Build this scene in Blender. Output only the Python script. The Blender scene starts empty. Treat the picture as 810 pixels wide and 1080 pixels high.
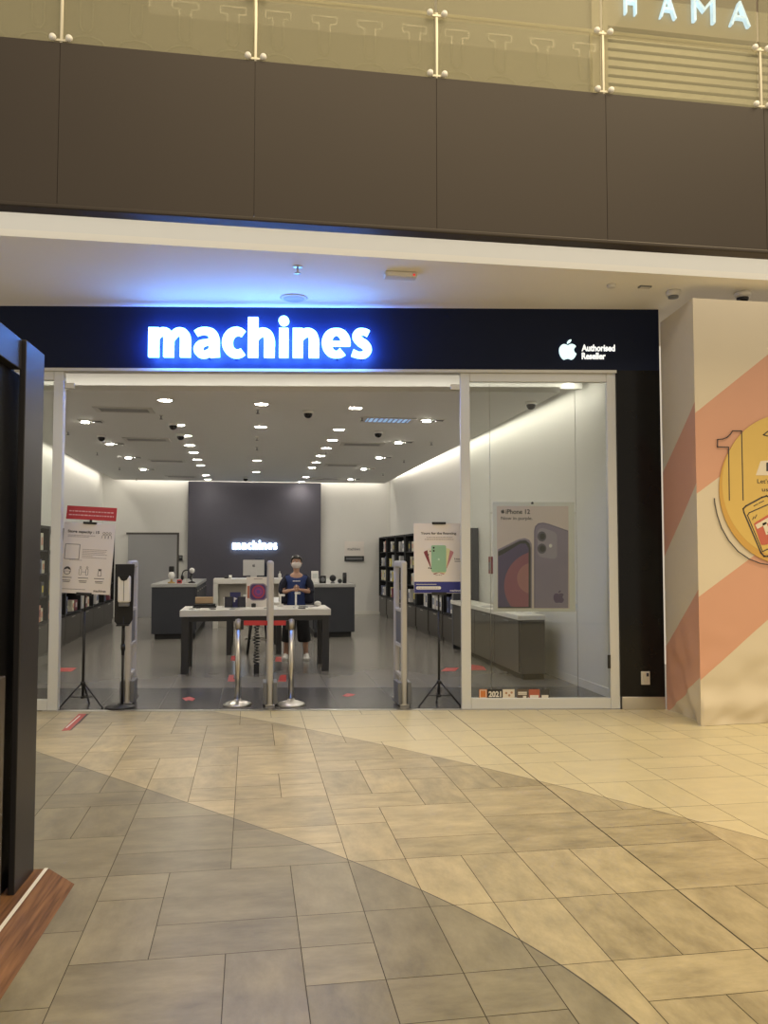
import bpy, bmesh, math, random
from mathutils import Vector, Matrix
random.seed(7)
R = math.radians
SC = bpy.context.scene
COL = SC.collection
PI = math.pi

# ------------------------------------------------------------------ camera
FPX, HC = 870.0, 1.6
PITCH = math.atan(45 / FPX)
YAW = math.atan(141 / FPX * math.cos(PITCH))
cam = bpy.data.cameras.new('camera')
cam.sensor_fit = 'VERTICAL'; cam.sensor_height = 36; cam.sensor_width = 27
cam.lens = FPX / 1080 * 36
cam.clip_end = 200
camo = bpy.data.objects.new('camera', cam); COL.objects.link(camo)
camo.location = (0, 0, HC)
camo.rotation_euler = (PI / 2 + PITCH, 0, -YAW)
SC.camera = camo

# ------------------------------------------------------------------ world, exposure
w = bpy.data.worlds.new('world'); SC.world = w; w.use_nodes = True
w.node_tree.nodes['Background'].inputs[0].default_value = (1.0, .86, .66, 1)
w.node_tree.nodes['Background'].inputs[1].default_value = .64
SC.view_settings.view_transform = 'Standard'
SC.view_settings.look = 'None'
SC.view_settings.exposure = 0.0
SC.view_settings.gamma = 1.0
SC.view_settings.use_curve_mapping = False

def area(name, loc, rot, sx, sy, power, col):
    l = bpy.data.lights.new(name, 'AREA'); l.shape = 'RECTANGLE'; l.size = sx; l.size_y = sy
    l.energy = power; l.color = col
    o = bpy.data.objects.new(name, l); COL.objects.link(o); o.location = loc; o.rotation_euler = rot
    return o
WARM = (1.0, .80, .49); NEUT = (1.0, .93, .80)
area('atrium_light', (2.5, 0.5, 12.0), (0, 0, 0), 9, 7, 900, WARM)
area('concourse_light', (8.5, 3.6, 12.0), (0, R(8), 0), 4, 3.0, 700, WARM)
area('upper_floor_light', (2.5, 8.3, 9.6), (0, 0, 0), 9, 1.5, 25, WARM)
area('slot_cove_light', (2.2, 6.62, 4.42), (R(60), 0, 0), 13, .06, 22, NEUT)
FANG = math.atan2(-.1414, .990)
# store coves: along the side walls, the back wall and behind the entrance
area('cove_light_right', (3.74, 15.2, 3.66), (0, 0, 0), 0.07, 12.6, 55, NEUT)
area('cove_light_left', (-3.55, 15.2, 3.66), (0, 0, 0), 0.07, 12.6, 55, NEUT)
area('cove_light_back', (.1, 21.83, 3.66), (0, 0, 0), 6.8, .07, 26, NEUT)
area('cove_light_front', (.33, 9.66, 3.57), (R(150), 0, FANG), 7.0, .05, 7, NEUT)

# ------------------------------------------------------------------ camera geometry -> real planes
_fw = Vector((math.sin(YAW) * math.cos(PITCH), math.cos(YAW) * math.cos(PITCH), math.sin(PITCH)))
_rt = Vector((math.cos(YAW), -math.sin(YAW), 0)); _up = _rt.cross(_fw)
_C = Vector((0, 0, HC))
def ray(x, y): return _fw + _rt * ((x - 405) / FPX) - _up * ((y - 540) / FPX)
def onz(x, y, z=0.0):
    d = ray(x, y); return _C + d * ((z - HC) / d.z)
def onY(x, y, Y):
    d = ray(x, y); return _C + d * (Y / d.y)
def onX(x, y, X):
    d = ray(x, y); return _C + d * (X / d.x)
FO = Vector((-1.923, 8.964, 0)); FU = Vector((math.cos(FANG), math.sin(FANG), 0)); FN = Vector((-math.sin(FANG), math.cos(FANG), 0))
def fac(x, y, off=0.0):                     # photo point -> (s, z) on the shopfront plane
    d = ray(x, y); p = _C + d * (((FO + FN * off - _C).dot(FN)) / d.dot(FN))
    return (p - FO).dot(FU), p.z
def facY(X, off=0.0): return 8.964 + off / math.cos(FANG) + (X + 1.923) * math.tan(FANG)

# ------------------------------------------------------------------ materials
MATS = {}
def mat(name, col, rough=.5, metal=0.0, spec=.5, em=None, es=0.0, var=.04, nscale=6.0, coat=0.0, bump=0.0):
    if name in MATS: return MATS[name]
    m = bpy.data.materials.new(name); m.use_nodes = True; MATS[name] = m
    nt = m.node_tree; b = nt.nodes['Principled BSDF']
    b.inputs['Roughness'].default_value = rough; b.inputs['Metallic'].default_value = metal
    b.inputs['Specular IOR Level'].default_value = spec; b.inputs['Coat Weight'].default_value = coat
    tc = nt.nodes.new('ShaderNodeTexCoord'); nz = nt.nodes.new('ShaderNodeTexNoise')
    nz.inputs['Scale'].default_value = nscale; nz.inputs['Detail'].default_value = 4
    nt.links.new(tc.outputs['Object'], nz.inputs['Vector'])
    mx = nt.nodes.new('ShaderNodeMix'); mx.data_type = 'RGBA'
    mx.inputs[6].default_value = (*[c * (1 - var) for c in col], 1)
    mx.inputs[7].default_value = (*[min(1, c * (1 + var)) for c in col], 1)
    nt.links.new(nz.outputs['Fac'], mx.inputs[0]); nt.links.new(mx.outputs[2], b.inputs['Base Color'])
    if bump:
        bp = nt.nodes.new('ShaderNodeBump'); bp.inputs['Strength'].default_value = bump; bp.inputs['Distance'].default_value = .01
        nt.links.new(nz.outputs['Fac'], bp.inputs['Height']); nt.links.new(bp.outputs[0], b.inputs['Normal'])
    if em:
        b.inputs['Emission Color'].default_value = (*em, 1); b.inputs['Emission Strength'].default_value = es
    return m
def glass_mat(name, tint, haze=0.0, hazecol=(1, 1, 1), refl=1.0):
    m = bpy.data.materials.new(name); m.use_nodes = True; nt = m.node_tree; nt.nodes.clear()
    out = nt.nodes.new('ShaderNodeOutputMaterial'); tr = nt.nodes.new('ShaderNodeBsdfTransparent')
    tr.inputs[0].default_value = (*tint, 1)
    gl = nt.nodes.new('ShaderNodeBsdfGlossy'); gl.inputs['Roughness'].default_value = .02
    fr = nt.nodes.new('ShaderNodeFresnel'); fr.inputs[0].default_value = 1.45
    mu = nt.nodes.new('ShaderNodeMath'); mu.operation = 'MULTIPLY'; mu.inputs[1].default_value = refl
    nt.links.new(fr.outputs[0], mu.inputs[0])
    mx = nt.nodes.new('ShaderNodeMixShader'); nt.links.new(mu.outputs[0], mx.inputs[0])
    src = tr
    if haze:
        df = nt.nodes.new('ShaderNodeBsdfDiffuse'); df.inputs[0].default_value = (*hazecol, 1)
        m2 = nt.nodes.new('ShaderNodeMixShader'); m2.inputs[0].default_value = haze
        nt.links.new(tr.outputs[0], m2.inputs[1]); nt.links.new(df.outputs[0], m2.inputs[2]); src = m2
    nt.links.new(src.outputs[0], mx.inputs[1]); nt.links.new(gl.outputs[0], mx.inputs[2])
    nt.links.new(mx.outputs[0], out.inputs[0])
    return m

class NX:                                    # tiny node-math helper
    def __init__(s, nt): s.nt = nt
    def m(s, op, a, b=None, c=None):
        n = s.nt.nodes.new('ShaderNodeMath'); n.operation = op
        for i, v in enumerate((a, b, c)):
            if v is None: continue
            if isinstance(v, (int, float)): n.inputs[i].default_value = v
            else: s.nt.links.new(v, n.inputs[i])
        return n.outputs[0]
    def mix(s, f, a, b, blend='MIX'):
        n = s.nt.nodes.new('ShaderNodeMix'); n.data_type = 'RGBA'; n.blend_type = blend
        for i, v in ((0, f), (6, a), (7, b)):
            if isinstance(v, (int, float)): n.inputs[i].default_value = v
            elif isinstance(v, tuple): n.inputs[i].default_value = (*v, 1)
            else: s.nt.links.new(v, n.inputs[i])
        return n.outputs[2]

M_WHITE = mat('white_paint', (.74, .73, .69), .6, var=.015)
M_CEIL = mat('ceiling_paint', (.74, .73, .70), .8, var=.015)
M_SOFFIT = mat('soffit_paint', (.80, .77, .70), .7, var=.02, nscale=1.5)
M_BLACKGLOSS = mat('black_gloss_panel', (.006, .006, .007), .14, spec=.22, var=.2)
M_ALU = mat('brushed_aluminium', (.62, .61, .57), .38, .55, var=.03)
M_ALUW = mat('pale_aluminium', (.68, .70, .71), .42, .25, var=.03)
M_STEEL = mat('stainless_steel', (.62, .60, .56), .28, 1.0, var=.04)
M_FASCIA = mat('bronze_metal_panel', (.044, .034, .027), .5, .2, var=.10, nscale=.7)
M_DGREY = mat('charcoal_laminate', (.034, .038, .050), .45, var=.06)
M_DGREY2 = mat('taupe_laminate', (.085, .078, .068), .42, var=.05)
M_FEATURE = mat('slate_wall_paint', (.086, .082, .106), .55, var=.05)
M_BLACK = mat('black_plastic', (.012, .012, .013), .4, var=.1)
M_BLACKM = mat('black_matte', (.010, .010, .011), .7, var=.1)
M_WTOP = mat('white_solid_surface', (.78, .76, .70), .3, var=.015)
M_PAPER = mat('white_board_print', (.80, .75, .70), .6, var=.015)
M_INK = mat('dark_ink', (.06, .055, .06), .7)
M_INK2 = mat('faded_ink', (.36, .31, .30), .7)
M_RED = mat('red_print', (.55, .045, .05), .5)
M_REDSTK = mat('red_sticker', (.50, .06, .055), .45)
M_WPLAS = mat('white_plastic', (.80, .79, .76), .35)
M_GPLAS = mat('grey_plastic', (.16, .165, .175), .45)
M_SILVER = mat('silver_casing', (.60, .60, .60), .3, .6)
M_DOOR = mat('grey_door_paint', (.36, .36, .36), .6, var=.02)

# ------------------------------------------------------------------ mesh helpers
def box(bm, x0, x1, y0, y1, z0, z1, mi=0, bev=0.0):
    ps = [(x0, y0, z0), (x1, y0, z0), (x1, y1, z0), (x0, y1, z0), (x0, y0, z1), (x1, y0, z1), (x1, y1, z1), (x0, y1, z1)]
    v = [bm.verts.new(p) for p in ps]
    fs = [bm.faces.new([v[i] for i in q]) for q in ((3, 2, 1, 0), (4, 5, 6, 7), (0, 1, 5, 4), (1, 2, 6, 5), (2, 3, 7, 6), (3, 0, 4, 7))]
    for f in fs: f.material_index = mi
    if bev:
        es = list({e for f in fs for e in f.edges})
        r = bmesh.ops.bevel(bm, geom=es, offset=bev, segments=2, affect='EDGES', profile=.5)
        for f in r['faces']: f.material_index = mi; f.smooth = True
    return v
def cyl(bm, p0, p1, r0, r1=None, seg=16, mi=0, caps=True):
    r1 = r0 if r1 is None else r1
    p0, p1 = Vector(p0), Vector(p1); d = (p1 - p0).normalized()
    a = d.orthogonal().normalized(); b = d.cross(a)
    A, B = [], []
    for i in range(seg):
        t = 2 * PI * i / seg; n = a * math.cos(t) + b * math.sin(t)
        A.append(bm.verts.new(p0 + n * r0)); B.append(bm.verts.new(p1 + n * r1))
    for i in range(seg):
        j = (i + 1) % seg
        f = bm.faces.new((A[i], A[j], B[j], B[i])); f.smooth = True; f.material_index = mi
    if caps:
        for q in (A[::-1], B):
            f = bm.faces.new(q); f.material_index = mi
def tube(bm, pts, r, seg=8, mi=0):
    pts = [Vector(p) for p in pts]; rings = []; a = None
    for i, p in enumerate(pts):
        d = (pts[min(i + 1, len(pts) - 1)] - pts[max(i - 1, 0)]).normalized()
        a = d.orthogonal().normalized() if a is None else (a - d * a.dot(d)).normalized()
        b = d.cross(a); rr = r[i] if isinstance(r, (list, tuple)) else r
        rings.append([bm.verts.new(p + (a * math.cos(2 * PI * k / seg) + b * math.sin(2 * PI * k / seg)) * rr) for k in range(seg)])
    for q0, q1 in zip(rings, rings[1:]):
        for k in range(seg):
            f = bm.faces.new((q0[k], q0[(k + 1) % seg], q1[(k + 1) % seg], q1[k])); f.smooth = True; f.material_index = mi
    for q in (rings[0][::-1], rings[-1]):
        f = bm.faces.new(q); f.material_index = mi
def lathe(bm, prof, c=(0, 0, 0), seg=24, mi=0):
    rings = [[bm.verts.new((c[0] + r * math.cos(2 * PI * k / seg), c[1] + r * math.sin(2 * PI * k / seg), c[2] + z)) for k in range(seg)] for r, z in prof]
    for q0, q1 in zip(rings, rings[1:]):
        for k in range(seg):
            f = bm.faces.new((q0[k], q0[(k + 1) % seg], q1[(k + 1) % seg], q1[k])); f.smooth = True; f.material_index = mi
    for q in (rings[0][::-1], rings[-1]):
        f = bm.faces.new(q); f.material_index = mi
def ball(bm, c, r, sx=1, sy=1, sz=1, mi=0, u=14, v=9):
    n0 = len(bm.faces)
    mtx = Matrix.Translation(c) @ Matrix.Diagonal((r * sx, r * sy, r * sz, 1))
    ret = bmesh.ops.create_uvsphere(bm, u_segments=u, v_segments=v, radius=1, matrix=mtx)
    for f in {f for vv in ret['verts'] for f in vv.link_faces}: f.smooth = True; f.material_index = mi
def prism(bm, pts, y0, y1, mi=0):            # outline in (x, z), extruded along y
    A = [bm.verts.new((p[0], y0, p[1])) for p in pts]; B = [bm.verts.new((p[0], y1, p[1])) for p in pts]
    n = len(pts)
    fs = [bm.faces.new(A), bm.faces.new(B[::-1])]
    for i in range(n): fs.append(bm.faces.new((A[i], B[i], B[(i + 1) % n], A[(i + 1) % n])))
    for f in fs: f.material_index = mi
    return fs
def prismz(bm, pts, z0, z1, mi=0):           # outline in (x, y), extruded along z
    A = [bm.verts.new((p[0], p[1], z0)) for p in pts]; B = [bm.verts.new((p[0], p[1], z1)) for p in pts]
    n = len(pts)
    fs = [bm.faces.new(A[::-1]), bm.faces.new(B)]
    for i in range(n): fs.append(bm.faces.new((A[i], A[(i + 1) % n], B[(i + 1) % n], B[i])))
    for f in fs: f.material_index = mi
def crom(pts, n=6, closed=False):            # Catmull-Rom through points (any dimension)
    out = []; L = len(pts)
    rng = range(L if closed else L - 1)
    g = (lambda i: pts[i % L]) if closed else (lambda i: pts[max(0, min(L - 1, i))])
    for i in rng:
        p0, p1, p2, p3 = g(i - 1), g(i), g(i + 1), g(i + 2)
        for k in range(n):
            t = k / n
            out.append(tuple(.5 * (2 * b + (c - a) * t + (2 * a - 5 * b + 4 * c - d) * t * t + (3 * b - a - 3 * c + d) * t ** 3) for a, b, c, d in zip(p0, p1, p2, p3)))
    if not closed: out.append(tuple(pts[-1]))
    return out
def ribbon(bm, pts, y0, y1, mi=0, n=6):      # pts: (x, z, width); a thick stroke
    P = crom(pts, n) if n > 1 else pts
    Lf, Rt = [], []
    for i, (x, z, wd) in enumerate(P):
        a = P[max(i - 1, 0)]; b = P[min(i + 1, len(P) - 1)]
        dx, dz = b[0] - a[0], b[1] - a[1]; l = math.hypot(dx, dz) or 1
        nx, nz = -dz / l * wd / 2, dx / l * wd / 2
        Lf.append((x + nx, z + nz)); Rt.append((x - nx, z - nz))
    rows = [[bm.verts.new((p[0], y, p[1])) for p in q] for q, y in ((Lf, y0), (Rt, y0), (Rt, y1), (Lf, y1))]
    for i in range(len(P) - 1):
        for k in range(4):
            f = bm.faces.new((rows[k][i], rows[k][i + 1], rows[(k + 1) % 4][i + 1], rows[(k + 1) % 4][i])); f.material_index = mi
    for i in (0, -1):
        f = bm.faces.new([rows[k][i] for k in range(4)]); f.material_index = mi
def obj(name, bm, mats, parent=None, kind=None, loc=None, rot=None, label=None):
    bmesh.ops.recalc_face_normals(bm, faces=bm.faces)
    me = bpy.data.meshes.new(name); bm.to_mesh(me); bm.free()
    for m in (mats if isinstance(mats, (list, tuple)) else [mats]): me.materials.append(m)
    o = bpy.data.objects.new(name, me); COL.objects.link(o)
    if parent: o.parent = parent
    if kind: o['kind'] = kind
    if label: o['label'] = label
    if loc is not None: o.location = loc
    if rot is not None: o.rotation_euler = rot
    return o
def tag(o, label, cat, group=None):
    o['label'] = label; o['category'] = cat
    if group: o['group'] = group
    return o
def thing(name, label, cat, loc=(0, 0, 0), rz=0.0, group=None, rot=None):
    o = bpy.data.objects.new(name, None); COL.objects.link(o); o.empty_display_size = .1
    o.location = loc; o.rotation_euler = rot if rot else (0, 0, rz)
    return tag(o, label, cat, group)
def new(): return bmesh.new()
def bx(name, m, parent, *a, bev=0.0, label=None):
    bm = new(); box(bm, *a, bev=bev); return obj(name, bm, m, parent, label=label)
def dup(o, parent=None):
    c = o.copy(); COL.objects.link(c)
    if parent: c.parent = parent
    for ch in list(o.children): dup(ch, c)
    return c
def text_bm(bm, body, x0, x1, z0, z1, y0, y1, mi=0, bold=0.0, spacing=1.0, fitx=True):
    cu = bpy.data.curves.new('lettering', 'FONT'); cu.body = body; cu.size = 1; cu.extrude = .1; cu.offset = bold
    cu.space_character = spacing; cu.resolution_u = 3
    to = bpy.data.objects.new('lettering', cu); COL.objects.link(to)
    dg = bpy.context.evaluated_depsgraph_get(); me = bpy.data.meshes.new_from_object(to.evaluated_get(dg))
    xs = [v.co.x for v in me.vertices]; ys = [v.co.y for v in me.vertices]
    ax, bx_, ay, by = min(xs), max(xs), min(ys), max(ys)
    sz = (z1 - z0) / (by - ay); sx = (x1 - x0) / (bx_ - ax) if fitx else sz
    for v in me.vertices:
        x, y, z = v.co
        v.co = (x0 + (x - ax) * sx, y0 if z > 0 else y1, z0 + (y - ay) * sz)
    n0 = len(bm.faces); bm.from_mesh(me); bm.faces.ensure_lookup_table()
    for f in bm.faces[n0:]: f.material_index = mi
    bpy.data.objects.remove(to); bpy.data.curves.remove(cu); bpy.data.meshes.remove(me)
APPLE = [(.50, .70), (.60, .76), (.72, .77), (.84, .72), (.90, .64), (.82, .55), (.80, .44), (.84, .34), (.92, .27), (.87, .14), (.78, .02), (.68, -.03), (.58, .0), (.49, .02), (.40, .0), (.30, -.03), (.20, .03), (.10, .18), (.05, .36), (.06, .55), (.14, .69), (.27, .76), (.40, .74)]
def apple_bm(bm, cx, z0, hgt, y0, y1, mi=0):
    k = hgt / 1.03
    pts = [(cx + (x - .48) * k, z0 + (z + .03) * k) for x, z in crom(APPLE, 3, True)]
    prism(bm, pts, y0, y1, mi)
    leaf = crom([(.47, .80), (.48, .90), (.56, .98), (.66, 1.0), (.66, .92), (.58, .83)], 3, True)
    prism(bm, [(cx + (x - .48) * k, z0 + (z + .03) * k) for x, z in leaf], y0, y1, mi)

# ================================================================== STRUCTURE
# ---- mall floor: modular tiles cut in three tones by two sweeping curves
CELL = .3015
def make_mall_floor():
    gx0, gx1, gy0, gy1 = -12, 30, -8, 31
    X0 = .518; Y0 = .14
    occ = set(); tiles = []
    joints = {0, 5}
    sizes = [(2, 2), (2, 1), (1, 2), (2, 2), (1, 2), (1, 1), (2, 1)]
    for gy in range(gy0, gy1):
        for gx in range(gx0, gx1):
            if (gx, gy) in occ: continue
            opts = sizes[:]; random.shuffle(opts)
            opts.append((1, 1))
            for a, b in opts:
                cells = [(gx + i, gy + j) for i in range(a) for j in range(b)]
                if any(c in occ for c in cells): continue
                if any(gx < j < gx + a for j in joints): continue
                if (a, b) == (1, 1) and random.random() < .5 and opts[-1] != (a, b): continue
                occ.update(cells); tiles.append((gx, gy, a, b)); break
    bm = new(); lay = bm.loops.layers.float_color.new('tone')
    g = .0018
    for gx, gy, a, b in tiles:
        x0, x1 = X0 + gx * CELL + g, X0 + (gx + a) * CELL - g
        y0, y1 = Y0 + gy * CELL + g, Y0 + (gy + b) * CELL - g
        if gx == 5: x0 += .002
        if gx + a == 5: x1 -= .002
        f = bm.faces.new([bm.verts.new((x, y, 0)) for x, y in ((x0, y0), (x1, y0), (x1, y1), (x0, y1))])
        t = random.random(); u = random.random(); o = 1.0 if a >= b else 0.0
        for l in f.loops: l[lay] = (t, u, o, 1)
    geom = bm.verts[:] + bm.edges[:] + bm.faces[:]
    bmesh.ops.bisect_plane(bm, geom=geom, plane_co=FO, plane_no=FN, clear_outer=True)
    nt_ = bm.faces[:]
    v = [bm.verts.new(p) for p in ((-4, -3, -.003), (10, -3, -.003), (10, facY(10), -.003), (-4, facY(-4), -.003))]
    f = bm.faces.new(v); f.material_index = 1
    m = bpy.data.materials.new('modular_stone_tile'); m.use_nodes = True; nt = m.node_tree; b = nt.nodes['Principled BSDF']; n = NX(nt)
    geo = nt.nodes.new('ShaderNodeNewGeometry'); sep = nt.nodes.new('ShaderNodeSeparateXYZ'); nt.links.new(geo.outputs['Position'], sep.inputs[0])
    X, Y = sep.outputs[0], sep.outputs[1]
    at = nt.nodes.new('ShaderNodeAttribute'); at.attribute_name = 'tone'
    s2 = nt.nodes.new('ShaderNodeSeparateXYZ'); nt.links.new(at.outputs['Vector'], s2.inputs[0])
    t, u, o = s2.outputs
    # grey zone: X < cubic(Y);  pale zone: outside a large circle
    poly = n.m('ADD', n.m('MULTIPLY', n.m('ADD', n.m('MULTIPLY', n.m('ADD', n.m('MULTIPLY', Y, .029), -.475), Y), 1.78), Y), -.589)
    poly = n.m('MINIMUM', poly, n.m('ADD', n.m('MULTIPLY', Y, -.814), 4.13))
    dA = n.m('SUBTRACT', X, poly)
    ex = n.m('ADD', X, 17.76); ey = n.m('ADD', Y, 7.589)
    dB = n.m('SUBTRACT', n.m('SQRT', n.m('ADD', n.m('MULTIPLY', ex, ex), n.m('MULTIPLY', ey, ey))), 23.826)
    isA = n.m('LESS_THAN', dA, 0.0); isB = n.m('GREATER_THAN', dB, 0.0)
    # clouded stone: offset noise per tile
    cmb = nt.nodes.new('ShaderNodeCombineXYZ')
    nt.links.new(n.m('ADD', n.m('MULTIPLY', X, n.m('SUBTRACT', 1.5, n.m('MULTIPLY', o, .8))), n.m('MULTIPLY', t, 50)), cmb.inputs[0])
    nt.links.new(n.m('ADD', n.m('MULTIPLY', Y, n.m('ADD', .7, n.m('MULTIPLY', o, .8))), n.m('MULTIPLY', u, 50)), cmb.inputs[1])
    nz = nt.nodes.new('ShaderNodeTexNoise'); nz.inputs['Scale'].default_value = 4.6; nz.inputs['Detail'].default_value = 8; nz.inputs['Roughness'].default_value = .68
    nt.links.new(cmb.outputs[0], nz.inputs['Vector'])
    cl = n.m('MULTIPLY', n.m('SUBTRACT', nz.outputs['Fac'], .5), 2.2)
    base = n.mix(isA, n.mix(isB, (.40, .34, .21), (.59, .52, .33)), (.225, .20, .136))
    amp = n.m('SUBTRACT', 1.0, n.m('MULTIPLY', isB, .72))
    val = n.m('ADD', 1.0, n.m('MULTIPLY', amp, n.m('ADD', n.m('MULTIPLY', cl, .72), n.m('MULTIPLY', n.m('SUBTRACT', t, .5), .26))))
    hs = nt.nodes.new('ShaderNodeHueSaturation'); nt.links.new(base, hs.inputs['Color']); nt.links.new(val, hs.inputs['Value'])
    line = n.m('MAXIMUM', n.m('LESS_THAN', n.m('ABSOLUTE', dA), .004), n.m('LESS_THAN', n.m('ABSOLUTE', dB), .003))
    colr = n.mix(line, hs.outputs[0], (.05, .042, .03))
    nt.links.new(colr, b.inputs['Base Color'])
    nt.links.new(n.m('ADD', .24, n.m('MULTIPLY', nz.outputs['Fac'], .22)), b.inputs['Roughness'])
    b.inputs['Specular IOR Level'].default_value = .45
    return obj('floor', bm, [m, mat('floor_grout', (.06, .05, .035), .8)], kind='structure')
make_mall_floor()

# ---- store floor: dark porcelain slabs
def make_store_floor():
    bm = new()
    pts = [(-5.0, facY(-5)), (6.0, facY(6)), (6.0, 22.2), (-5.0, 22.2)]
    prismz(bm, pts, -.06, .0015)
    m = bpy.data.materials.new('grey_porcelain_slab'); m.use_nodes = True; nt = m.node_tree; b = nt.nodes['Principled BSDF']; n = NX(nt)
    geo = nt.nodes.new('ShaderNodeNewGeometry'); sep = nt.nodes.new('ShaderNodeSeparateXYZ'); nt.links.new(geo.outputs['Position'], sep.inputs[0])
    X, Y = sep.outputs[0], sep.outputs[1]
    def grid(v, off, per, wd):
        fr = n.m('FRACT', n.m('DIVIDE', n.m('ADD', v, off + 60 * per), per))
        return n.m('LESS_THAN', n.m('ABSOLUTE', n.m('SUBTRACT', fr, .5)), wd / per / 2)
    gr = n.m('MAXIMUM', grid(X, .60 + .02, .62, .006), grid(Y, .9, .62, .007))
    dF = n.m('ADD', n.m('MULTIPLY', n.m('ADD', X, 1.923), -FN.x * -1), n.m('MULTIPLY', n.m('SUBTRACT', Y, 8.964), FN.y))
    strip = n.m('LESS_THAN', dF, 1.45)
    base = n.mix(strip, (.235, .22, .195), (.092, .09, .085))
    nz = nt.nodes.new('ShaderNodeTexNoise'); nz.inputs['Scale'].default_value = 1.3; nz.inputs['Detail'].default_value = 6
    nt.links.new(geo.outputs['Position'], nz.inputs['Vector'])
    hs = nt.nodes.new('ShaderNodeHueSaturation'); nt.links.new(base, hs.inputs['Color'])
    nt.links.new(n.m('ADD', .9, n.m('MULTIPLY', nz.outputs['Fac'], .2)), hs.inputs['Value'])
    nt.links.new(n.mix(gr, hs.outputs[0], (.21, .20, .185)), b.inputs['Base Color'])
    b.inputs['Roughness'].default_value = .21
    b.inputs['Specular IOR Level'].default_value = .55
    return obj('floor_store', bm, m, kind='structure')
make_store_floor()

# ---- store shell
def wallrot(): pass
bm = new(); prismz(bm, [(3.72, 22.2), (4.0, facY(4.0, .05)), (4.15, facY(4.15, .05)), (3.9, 22.2)], 0, 4.25); obj('wall_right', bm, M_WHITE, kind='structure')
bm = new(); box(bm, -3.95, -3.75, facY(-3.85, .05), 22.2, 0, 4.25); obj('wall_left', bm, M_WHITE, kind='structure')
bm = new(); box(bm, -3.75, 3.72, 22.0, 22.2, 0, 4.25); obj('wall_back', bm, M_WHITE, kind='structure')
bm = new(); box(bm, -1.60, 1.84, 21.86, 22.0, 0, 3.5); obj('wall_feature', bm, M_FEATURE, kind='structure')
bm = new(); box(bm, 1.84, 3.72, 21.985, 22.0, 0, .10, bev=.004); obj('baseboard_back', bm, M_WTOP, kind='structure')
bm = new(); prismz(bm, [(3.974 - .02, 10.4), (4.0 - .02, facY(4.0, .06)), (4.0, facY(4.0, .06)), (3.985, 10.4)], 0, .10); obj('baseboard_right', bm, M_WTOP, kind='structure')
# lowered ceiling with a light slot all round, and the slab above it
bm = new()
prismz(bm, [(-3.43, facY(-3.43, .93)), (3.57, facY(3.57, .93)), (3.53, 21.68), (-3.43, 21.68)], 3.50, 3.56)
obj('ceiling', bm, M_CEIL, kind='structure')
bm = new(); prismz(bm, [(-4.2, facY(-4.2, .03)), (4.3, facY(4.3, .03)), (4.3, 22.2), (-4.2, 22.2)], 4.25, 4.32); obj('ceiling_slab', bm, M_WHITE, kind='structure')
bm = new(); prismz(bm, [(-3.75, facY(-3.75, 1.12)), (3.9, facY(3.9, 1.12)), (3.9, facY(3.9, 1.18)), (-3.75, facY(-3.75, 1.18))], 3.58, 4.25); obj('ceiling_upstand', bm, M_WHITE, kind='structure')

# ---- shopfront: black gloss surround, frames, glass
def froot(name, bm, m, kind='structure'): return obj(name, bm, m, None, kind, FO, (0, 0, FANG))
sL = fac(50, 745)[0]; sOL = fac(63, 745)[0]
sWL = fac(487, 745)[0]; sWR = fac(654.5, 745)[0]; sEnd = fac(701, 745)[0]
ZH = 3.545
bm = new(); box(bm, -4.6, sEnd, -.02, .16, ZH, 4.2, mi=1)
box(bm, sWR, sEnd, -.02, .16, .13, ZH)
box(bm, -4.6, -1.75, -.02, .16, .004, ZH)
froot('wall_front', bm, [M_BLACKGLOSS, mat('black_satin_glow_tint', (.005, .010, .034), .5, spec=.2, var=.05)])  # band is black; the navy in its colour stands in for sign glow
bm = new(); box(bm, sWR + .01, sEnd, -.03, .14, 0, .13, bev=.004); froot('trim_1', bm, M_STEEL)
bm = new(); box(bm, -4.6, sWR, -.035, .10, ZH - .03, ZH); froot('trim_2', bm, M_ALU)
bm = new(); box(bm, sL - .05, sWR, -.03, .05, .0, .004); froot('trim_3', bm, M_STEEL)
M_GLASS = glass_mat('shop_glass', (.95, .97, .95), refl=1.0)
def glazed(name, s0, s1, fw=.10, bot=.115, top=.09):
    root = bpy.data.objects.new(name, None); COL.objects.link(root); root.location = FO; root.rotation_euler = (0, 0, FANG); root['kind'] = 'structure'
    bm = new()
    box(bm, s0, s0 + fw, 0, .07, .004, ZH - .03, bev=.006); box(bm, s1 - fw, s1, 0, .07, .004, ZH - .03, bev=.006)
    box(bm, s0 + fw, s1 - fw, .003, .067, .004, bot, bev=.006); box(bm, s0 + fw, s1 - fw, .003, .067, ZH - .03 - top, ZH - .03, bev=.006)
    obj('window_frame', bm, M_ALUW, root)
    bm = new(); box(bm, s0 + fw, s1 - fw, .030, .040, bot, ZH - .03 - top); obj('window_glass', bm, M_GLASS, root)
    return root
win1 = glazed('window_1', sWL, sWR)
win2 = glazed('window_2', -1.75, sOL - .025, fw=.105)
for s, rt, nm in ((sOL - .025, win2, 'r'), (sWL, win1, 'l')):
    sg = 1 if nm == 'r' else -1
    bm = new(); box(bm, *sorted((s, s + sg * .10)), .02, .05, 3.34, 3.40, bev=.004); obj('patch_fitting', bm, M_STEEL, rt)
bm = new(); box(bm, sWR - .13, sWR - .1, -.012, 0.0, .42, .56, bev=.003); obj('lock', bm, M_BLACK, win1)

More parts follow.
